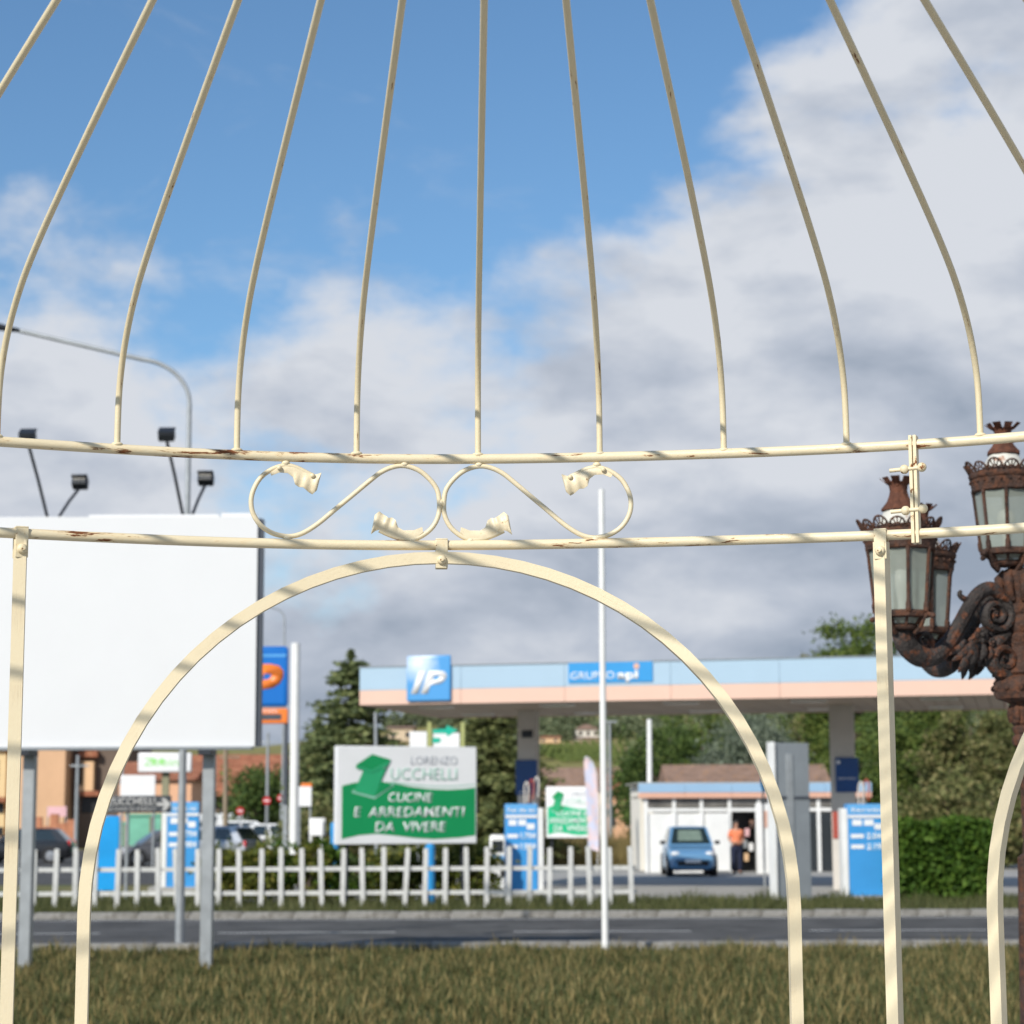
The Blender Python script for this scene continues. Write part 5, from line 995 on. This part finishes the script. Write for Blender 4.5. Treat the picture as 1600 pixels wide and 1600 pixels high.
# brick yard wall, banner, green skips
D = 112; X, Wd, zb, zt = rect(40, 1268, 118, 1300, D); o = thing('brick_yard_wall', 'low red brick yard wall in front of the orange block', 'wall', (X, D, 0))
for i in range(6):
    w = Wd/6; h_ = zt-(0.12 if i % 2 else 0.45)-0.15*((i*7) % 3); b = MB(); b.box((-Wd/2+w*(i+0.5), 0, h_/2), (w-0.02, 0.3, h_)); b.build('wall_section', 'brick_red', o, 0)
D = 118; X, Wd, zb, zt = rect(74, 1260, 104, 1276, D); o = thing('pink_banner', 'pale pink banner hung between posts above the brick wall', 'banner', (X, D, 0)); plate(o, 'cloth', 'pink_cloth', 0, 0, zb, zt, Wd, 0.02)
for s in (-1, 1): pole(o, 'post', 'galvanised', s*Wd/2, 0.04, 0, zt, 0.03)
def skip(px0, px1, y0, d, label):
    X, Wd, zb, zt = rect(px0, y0, px1, 1330, d); o = thing('green_skip', label, 'skip', (X, d, 0)); b = MB(); b.prism([(-Wd/2+0.25, 0.05), (Wd/2-0.25, 0.05), (Wd/2, zt), (-Wd/2, zt)], -0.8, 0.8); b.build('tub', 'net_green', o, 0)
    b = MB(); b.box((0, -0.83, zt-0.06), (Wd+0.08, 0.08, 0.12)); b.build('rim', 'net_green', o, 0); b = MB(); b.box((Wd*0.12, -0.83, zt*0.55), (0.08, 0.06, zt*0.8)); b.build('rib', 'olive_post', o, 0)
skip(200, 264, 1271, 98, 'mint green waste skip behind the dark direction sign'); skip(186, 208, 1284, 102, 'smaller mint green skip behind the bright blue board')
# blue board and direction signs
D = 50.0; X, Wd, _, zt = rect(154, 1275, 187, 1333, D); o = thing('bright_blue_board', 'plain bright blue board standing by the direction sign post', 'sign', (X, D, 0)); plate(o, 'panel', 'sky_blue_panel', 0, 0, 0.25, zt, Wd, 0.08, 0.015)
for s in (-1, 1): pole(o, 'foot', 'galvanised', s*Wd*0.3, 0, 0, 0.3, 0.04)
D = 49.0; X, Wd, zb, zt = rect(158, 1243, 268, 1270, D); o = thing('direction_sign', 'dark direction sign with pale lettering and a right arrow', 'sign', (X, D, 0)); px_ = at(198, 1300, D).x-X
pn = plate(o, 'panel', 'sign_black', 0, 0, zb, zt, Wd, 0.05, 0.02); pole(o, 'post', 'galvanised', px_, 0.07, 0, zt-0.05, 0.042)
Q = lambda px, py: (at(px, py, D).x-X, at(px, py, D).z)
a, c = Q(168, 1258), Q(243, 1246.5); text('ZUCCHELLI', 'lettering', 'sign_grey_letter', pn, (a[0], -0.027, a[1]), c[1]-a[1], c[0]-a[0], 0, 0.02); a, c = Q(168, 1267), Q(243, 1261.5); text('SCARICO MERCI', 'lettering', 'sign_grey_letter', pn, (a[0], -0.027, a[1]), c[1]-a[1], c[0]-a[0], 0, 0.01)
poly(pn, 'arrow', 'sign_grey_letter', [Q(*q) for q in [(245, 1254), (257, 1254), (252, 1248), (257, 1247), (267.5, 1256), (258, 1267), (253, 1266), (257.5, 1259), (245, 1259)]], -0.027)
D = 80.0; X, Wd, zb, zt = rect(216, 1176, 300, 1207, D); o = thing('pet_shop_sign', 'white sign with lime green lettering on an olive post', 'sign', (X, D, 0)); pn = plate(o, 'panel', 'sign_white', 0, 0, zb, zt, Wd, 0.25, 0.06)
a = at(226, 1197, D); c = at(290, 1184, D); text('Zooing', 'lettering', 'print_lime', pn, (a.x-X, -0.128, a.z), c.z-a.z, c.x-a.x, 0, 0.0)
for px in (241.5, 254): p_ = at(px, 1190, D); b = MB(); b.lathe([(0.001, 0), (0.12, 0.001), (0.12, 0.006)], 16, (p_.x-X, -0.129, p_.z), Matrix.Rotation(PI/2, 4, 'X')); b.build('paw_dot', 'print_lime', pn, 30)
b = MB(); b.box((0, 0.22, (zt-0.1)/2), (0.27, 0.18, zt-0.1), 0, 0.02); b.build('post', 'olive_post', o, 30)
D = 84.0; X, Wd, zb, zt = rect(188, 1211, 243, 1244, D); o = thing('blank_white_board', 'blank white board below the lime lettered sign', 'sign', (X, D, 0)); plate(o, 'panel', 'sign_white', 0, 0, zb, zt, Wd, 0.08, 0.01)
for s in (-0.46, 0.46): pole(o, 'post', 'galvanised', s*Wd, 0.08, 0, zt+(0.9 if s < 0 else 0), 0.05)
for px, py, d, lab in ((417, 1251, 96, 'round red no entry sign on the pole by the round dark tree'), (439, 1247, 104, 'round red no entry sign beside the totem support post'), (375, 1267, 100, 'red no entry sign above the silver hatchback')):
    p = at(px, py, d); o = thing('no_entry_sign', lab, 'road sign', (p.x, d, 0), R_(10) if px == 375 else 0); b = MB(); b.lathe([(0.001, 0), (0.19, 0.001), (0.19, 0.012)], 20, (0, -0.05, p.z), Matrix.Rotation(PI/2, 4, 'X')); k = b.build('disc', 'red_sign', o, 30); plate(k, 'bar', 'print_white', 0, -0.066, p.z-0.035, p.z+0.035, 0.24, 0.006); pole(o, 'post', 'galvanised', 0, 0.0, 0, p.z+0.2, 0.035)
for px, yt, d, m, lab in ((353, 1165, 90, 'wood_pole', 'leaning wooden utility pole between porch house and tree'), (417, 1145, 110, 'galvanised', 'thin grey utility pole against the green hill'), (119, 1180, 100, 'galvanised', 'thin grey pole with pipes in front of the brown house')):
    p = at(px, 1290, d); o = thing('utility_pole', lab, 'pole', (p.x, d, 0)); zt = at(px, yt, d).z; b = MB(); b.tube([(0, 0, 0), (-0.06 if px == 353 else 0, 0, zt)], [0.13, 0.09] if px == 353 else [0.10, 0.07], 12); b.build('shaft', m, o, 60); b = MB(); b.box((0.1, 0, zt-0.5), (0.9, 0.08, 0.07), 0, 0.01); b.build('crossbar', m, o, 30)
D = 74.0; X, Wd, zb, zt = rect(466, 1229, 487, 1260, D); o = thing('notice_board', 'pale notice board with an orange top beside the white mast', 'sign', (X, D, 0)); plate(o, 'panel', 'sign_white', 0, 0, zb, zt, Wd, 0.06, 0.01); plate(o, 'orange_top', 'ip_orange', 0.05, -0.0, zt, zt+0.12, Wd*0.8, 0.05, 0.01)
for s in (-0.4, 0.4): pole(o, 'post', 'galvanised', s*Wd, 0.05, 0, zt-0.05, 0.035)
D = 62.0; X, Wd, zb, zt = rect(483, 1278, 505, 1306, D); o = thing('white_a_board', 'rounded white pavement board standing beside the white mast', 'board', (X, D, 0)); b = MB(); b.box((0, 0, (zb+zt)/2), (Wd, 0.06, zt-zb), 0, 0.028, Matrix.Rotation(R_(-8), 4, 'X')); b.build('front_board', 'sign_white', o, 50); b = MB(); b.box((0.05, 0.22, (zb+zt)/2), (Wd, 0.05, zt-zb), 0, 0.02, Matrix.Rotation(R_(8), 4, 'X')); b.build('back_board', 'white_paint', o, 50)
for s in (-0.38, 0.38): b = MB(); b.box((s*Wd, 0.11, zb/2), (0.05, 0.36, zb), 0, 0.01); b.build('foot', 'white_paint', o, 30)
D = 60.0; p = at(523, 1300, D); o = thing('blue_bin', 'slim bright blue bin between the white board and shop billboard', 'bin', (p.x, D, 0)); zt = at(523, 1284, D).z; b = MB(); b.lathe([(0.10, 0), (0.12, zt*0.8), (0.13, zt*0.82), (0.12, zt*0.97), (0.05, zt)], 16); b.build('body', 'panel_blue', o, 40)

# ------------------------------------------------------------------ cars
def car(px, d, rz, paint, label, L=4.0, Wc=1.70, H=1.46, van=False, group='cars parked beyond the fence'):
    """hatchback: nose towards local -x"""
    p = at(px, 1300, d); o = thing('parked_car', label, 'van' if van else 'car', (p.x, d, 0), rz, group); h = H
    if van: st = [(-0.5, .30, .62, .62), (-0.485, .24, .80, .90), (-0.42, .22, .92, 1.02), (-0.36, .20, .97, 1.08), (-0.2, .18, 1.0, 1.10), (0.2, .18, 1.0, 1.10), (0.46, .20, 1.0, 1.10), (0.492, .24, .97, 1.08), (0.5, .34, .92, .95)]
    else: st = [(-0.5, .34, .66, .52), (-0.485, .26, .80, .66), (-0.44, .22, .90, .74), (-0.36, .20, .965, .80), (-0.25, .18, .99, .88), (-0.1, .18, 1.0, .92), (0.15, .18, 1.0, .94), (0.34, .18, .99, .96), (0.44, .20, .96, .96), (0.485, .26, .91, .92), (0.5, .36, .84, .80)]
    b = MB(); vs = []; n = 12
    for (x_, zl, w, zu) in st:
        zu *= h/1.46 if not van else 1.0; hw = Wc/2*w
        sec = [(-hw*0.80, zl), (-hw*0.96, zl+0.06), (-hw, zl+0.18), (-hw*1.0, (zl+zu)*0.52), (-hw*0.97, zu-0.10), (-hw*0.88, zu-0.01), (hw*0.88, zu-0.01), (hw*0.97, zu-0.10), (hw*1.0, (zl+zu)*0.52), (hw, zl+0.18), (hw*0.96, zl+0.06), (hw*0.80, zl)]
        vs += [(x_*L, y_, z_) for y_, z_ in sec]
    k = len(st); fs = [(i*n+j, i*n+(j+1) % n, (i+1)*n+(j+1) % n, (i+1)*n+j) for i in range(k-1) for j in range(n)]+[tuple(range(n)), tuple((k-1)*n+j for j in range(n-1, -1, -1))]
    b.add(vs, fs); body = b.build('body', paint, o, 32)
    # greenhouse: lower outline -> roof outline
    if van: lo = (-0.40*L, 0.485*L, 1.06); hi = (-0.30*L, 0.475*L, h)
    else: lo = (-0.27*L, 0.465*L, 0.88*h/1.46); hi = (-0.06*L, 0.33*L, h)
    wl, wh = Wc*0.46, Wc*0.36
    def G(u, v, s):      # u along, v up 0..1, side s
        xl = lo[0]+(lo[1]-lo[0])*u; xh = hi[0]+(hi[1]-hi[0])*u; return Vector((xl+(xh-xl)*v, s*(wl+(wh-wl)*v), lo[2]+(hi[2]-lo[2])*v))
    b = MB(); vs = []; rows = ((0, 1.0), (0.55, 1.0), (0.90, 0.995), (1.0, 0.93))
    us = np.linspace(0, 1, 9)
    for v, sh in rows:
        ring = [G(u, v, -1) for u in us]+[G(u, v, 1) for u in us[::-1]]; cxm = sum((q.x for q in ring))/len(ring)
        vs += [((q.x-cxm)*(0.5+0.5*sh)+cxm, q.y*sh, q.z-(0.03 if v == 1 and abs(q.y) > 0 else 0)+(0.025*math.sin(PI*(i % 9)/8) if v == 1 else 0)) for i, q in enumerate(ring)]
    m = 18; fs = [(r*m+j, r*m+(j+1) % m, (r+1)*m+(j+1) % m, (r+1)*m+j) for r in range(3) for j in range(m)]+[tuple(3*m+j for j in range(m))]
    b.add(vs, fs); b.build('roof_cabin', paint, o, 35)
    def pane(name, P, nrm, m='car_glass'):
        nv = Vector(nrm).normalized()*0.012; q = MB(); q.add([Vector(p_)+nv for p_ in P]+[Vector(p_)-nv*0.5 for p_ in P], [(0, 1, 2, 3), (7, 6, 5, 4), (0, 4, 5, 1), (1, 5, 6, 2), (2, 6, 7, 3), (3, 7, 4, 0)]); return q.build(name, m, o, 0)
    for s in (-1, 1):
        for (ua, ub) in (((0.12, 0.46), (0.50, 0.86)) if not van else ((0.06, 0.30),)):
            pane('side_window', [G(ua, 0.12, s), G(ub, 0.12, s), G(ub*0.97+0.01, 0.84, s), G(ua*0.97+0.03, 0.84, s)], (0, s, 0.25))
    pane('windscreen', [G(0, 0.1, -0.9), G(0, 0.1, 0.9), G(0, 0.88, 0.86), G(0, 0.88, -0.86)], (-1, 0, 0.6)); pane('rear_window', [G(1, 0.16, -0.86), G(1, 0.16, 0.86), G(1, 0.84, 0.82), G(1, 0.84, -0.82)], (1, 0, 0.5))
    for fx in (-0.315, 0.30):
        for s in (-1, 1):
            a = MB(); a.lathe([(0.20, -0.10), (0.30, -0.10), (0.325, -0.07), (0.325, 0.07), (0.30, 0.10), (0.20, 0.10)], 20, (fx*L, s*(Wc/2-0.10), 0.325), Matrix.Rotation(PI/2, 4, 'X')); ty = a.build('wheel', 'tyre', o, 40)
            a = MB(); a.lathe([(0.02, 0.0), (0.205, 0.0), (0.21, 0.02), (0.04, 0.03)], 16, (fx*L, s*(Wc/2-0.012), 0.325), Matrix.Rotation(PI/2 if s < 0 else -PI/2, 4, 'X')); a.build('rim', 'rim', ty, 30)
            a = MB(); a.lathe([(0.33, 0), (0.385, 0.0), (0.385, 0.012), (0.33, 0.012)], 20, (fx*L, s*(Wc/2-0.002), 0.33), Matrix.Rotation(PI/2 if s < 0 else -PI/2, 4, 'X'), caps=False); a.build('wheel_arch', 'plastic_black', o, 30)
    zq = 0.66*h/1.46
    for s in (-1, 1):
        a = MB(); a.ball((-0.455*L, s*Wc*0.345, zq+0.0), 0.14, 8, (0.9, 1.15, 0.62)); a.build('headlight', 'headlight', o, 60)
        a = MB(); a.box((0.478*L, s*Wc*0.40, zq+0.17), (0.12, 0.17, 0.26), 0, 0.04); a.build('taillight', 'taillight', o, 50)
        a = MB(); a.ball((-0.185*L, s*(Wc/2+0.09), 0.98*h/1.46), 0.10, 7, (0.6, 1.0, 0.7)); a.build('mirror', paint if paint != 'car_blue' else 'plastic_black', o, 60)
    a = MB(); a.box((-0.497*L, 0, 0.42), (0.03, Wc*0.62, 0.14), 0, 0.01); a.build('grille', 'plastic_black', o, 30); a = MB(); a.box((-0.503*L, 0, 0.50), (0.02, 0.50, 0.11)); a.build('number_plate', 'sign_white', o, 0)
    a = MB(); a.box((0.5*L, 0, 0.62), (0.02, 0.50, 0.11)); a.build('number_plate', 'sign_white', o, 0)
    return o
car(38, 92, 0.05, 'car_black', 'black hatchback parked before the brick yard wall', 4.3, 1.78, 1.50)
car(256, 86, R_(22), 'car_grey', 'grey car with its headlight turned to the dark direction sign', 3.9, 1.7, 1.46)
car(334, 84, R_(-24), 'car_silver', 'silver hatchback with a red tail light behind a billboard post', 3.9, 1.72, 1.60)
car(392, 108, PI+R_(6), 'car_white', 'white hatchback parked in front of the round dark tree', 4.3, 1.8, 1.76)
car(424, 120, PI-R_(10), 'car_white', 'white car half hidden beyond the other white hatchback', 4.2, 1.8, 1.78)
car(452, 126, PI, 'car_grey', 'dark grey car behind the white totem mast', 4.6, 1.75, 1.62)
car(350, 118, R_(8), 'car_white', 'white van parked beyond the silver hatchback', 4.6, 1.85, 2.15, True)
car(485, 100, R_(90), 'car_black', 'dark van seen end on beside the rounded white board', 4.4, 1.8, 1.95, True)
bc = car(1075, 69.2, R_(90), 'car_blue', 'small blue hatchback facing the road in front of the kiosk', 3.6, 1.58, 1.60, group=None)
glassmat('clear_screen', (0.03, 0.05, 0.05), 0.45, 0.05); mat('pale_screen_plate', (0.55, 0.66, 0.55), 0.6, 0, 0.1, 6)
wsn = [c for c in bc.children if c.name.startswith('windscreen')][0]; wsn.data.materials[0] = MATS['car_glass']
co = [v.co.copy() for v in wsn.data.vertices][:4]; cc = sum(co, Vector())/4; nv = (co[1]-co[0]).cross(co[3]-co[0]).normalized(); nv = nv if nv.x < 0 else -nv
b = MB(); q4 = [cc+(c-cc)*(0.62 if i < 2 else 0.70)+nv*0.006 for i, c in enumerate(co)]; b.add(q4+[c-nv*0.004 for c in q4], [(0, 1, 2, 3), (7, 6, 5, 4), (0, 4, 5, 1), (1, 5, 6, 2), (2, 6, 7, 3), (3, 7, 4, 0)]); b.build('pale_screen_plate', 'pale_screen_plate', bc, 0)  # smaller pale plate set just behind the clear outer pane
b = MB(); q4 = [cc+(c-cc)*0.99+nv*0.022 for c in co]; b.add(q4, [(0, 1, 2, 3)]); b.build('windscreen_glass', 'clear_screen', bc, 0)
car(436, 103, PI+R_(4), 'car_white', 'white hatchback half behind the totem support post', 4.0, 1.75, 1.62)
car(-30, 100, PI+R_(8), 'car_silver', 'silver car behind the black hatchback', 4.0, 1.7, 1.47)

# ------------------------------------------------------------------ the attendant
D = 70.5; p = at(1150, 1300, D); ps = thing('person', 'person in an orange shirt and navy trousers standing at the kiosk door', 'person', (p.x, D, 0), R_(12))
def skin(name, V, E, rad, m, parent, root=0, sub=2):
    me = bpy.data.meshes.new(name); me.from_pydata(V, E, []); me.skin_vertices or None
    o = bpy.data.objects.new(name, me); COL.objects.link(o); o.parent = parent
    md = o.modifiers.new('skin', 'SKIN'); md.use_smooth_shade = True
    for i, r in enumerate(rad): me.skin_vertices[0].data[i].radius = (r, r) if not isinstance(r, tuple) else r
    for i in range(len(V)): me.skin_vertices[0].data[i].use_root = (i == root)
    s2 = o.modifiers.new('sub', 'SUBSURF'); s2.levels = 1; s2.render_levels = sub
    me.materials.append(MATS[m]); return o
# bent arms, hands meeting in front of the waist
V = [(0, 0, .93), (0, 0, 1.10), (0, 0, 1.28), (0, 0.01, 1.42), (0, 0, 1.50), (0, -0.01, 1.57), (0, -0.015, 1.64), (0, -0.005, 1.71)]; rad = [.14, .13, .15, .12, .055, .06, (.078, .092), .066]
E = [(i, i+1) for i in range(7)]
for s in (-1, 1):
    k = len(V); V += [(s*.17, .01, 1.40), (s*.25, .03, 1.16), (s*.17, -.15, 1.03), (s*.09, -.21, 1.04)]; rad += [.062, .048, .036, .036]; E += [(3, k), (k, k+1), (k+1, k+2), (k+2, k+3)]
    for j in range(4):
        a = len(V); V += [(s*(.055), -.235, 1.065-.02*j), (s*(.015), -.235+.006*j, 1.06-.02*j)]; rad += [.010, .008]; E += [(k+3, a), (a, a+1)]
    a = len(V); V += [(s*.085, -.225, 1.09), (s*.055, -.245, 1.10)]; rad += [.011, .009]; E += [(k+3, a), (a, a+1)]
    k = len(V); V += [(s*.09, 0, .88), (s*.11, -.01, .48), (s*.115, .01, .09), (s*.12, -.12, .04)]; rad += [.085, .058, .042, .036]; E += [(0, k), (k, k+1), (k+1, k+2), (k+2, k+3)]
bd = skin('body', V, E, rad, 'skin', ps)
V = [(0, 0, .92), (0, 0, 1.10), (0, 0, 1.28), (0, 0.01, 1.42), (0, 0.0, 1.48)]; rad = [.175, .165, .185, .15, .075]; E = [(i, i+1) for i in range(4)]
for s in (-1, 1): k = len(V); V += [(s*.17, .01, 1.40), (s*.235, .025, 1.20)]; rad += [.085, .075]; E += [(3, k), (k, k+1)]
skin('shirt', V, E, rad, 'shirt_orange', ps)
V = [(0, 0, .98), (0, 0, .90)]; rad = [.165, .165]; E = [(0, 1)]
for s in (-1, 1): k = len(V); V += [(s*.095, 0, .82), (s*.112, -.01, .48), (s*.115, .01, .10)]; rad += [.115, .085, .075]; E += [(1, k), (k, k+1), (k+1, k+2)]
skin('trousers', V, E, rad, 'trousers_navy', ps)
b = MB(); b.ball((0, 0.015, 1.70), 0.098, 10, (0.88, 1.02, 0.92)); b.build('hair', 'hair', ps, 60)
for s in (-1, 1): b = MB(); b.ball((s*.12, -.06, .05), .06, 8, (.8, 2.1, .75)); b.build('shoe', 'plastic_black', ps, 60)
b = MB(); b.ball((0, -0.105, 1.625), 0.016, 6, (0.8, 1, 1.4)); b.build('nose', 'skin', ps, 60)
for s in (-1, 1): b = MB(); b.ball((s*0.032, -0.092, 1.65), 0.011, 6); b.build('eye', 'hair', ps, 60)
b = MB(); b.box((0, -0.098, 1.585), (0.045, 0.012, 0.010), 0, 0.003); b.build('mouth', 'hose_red', ps, 50)
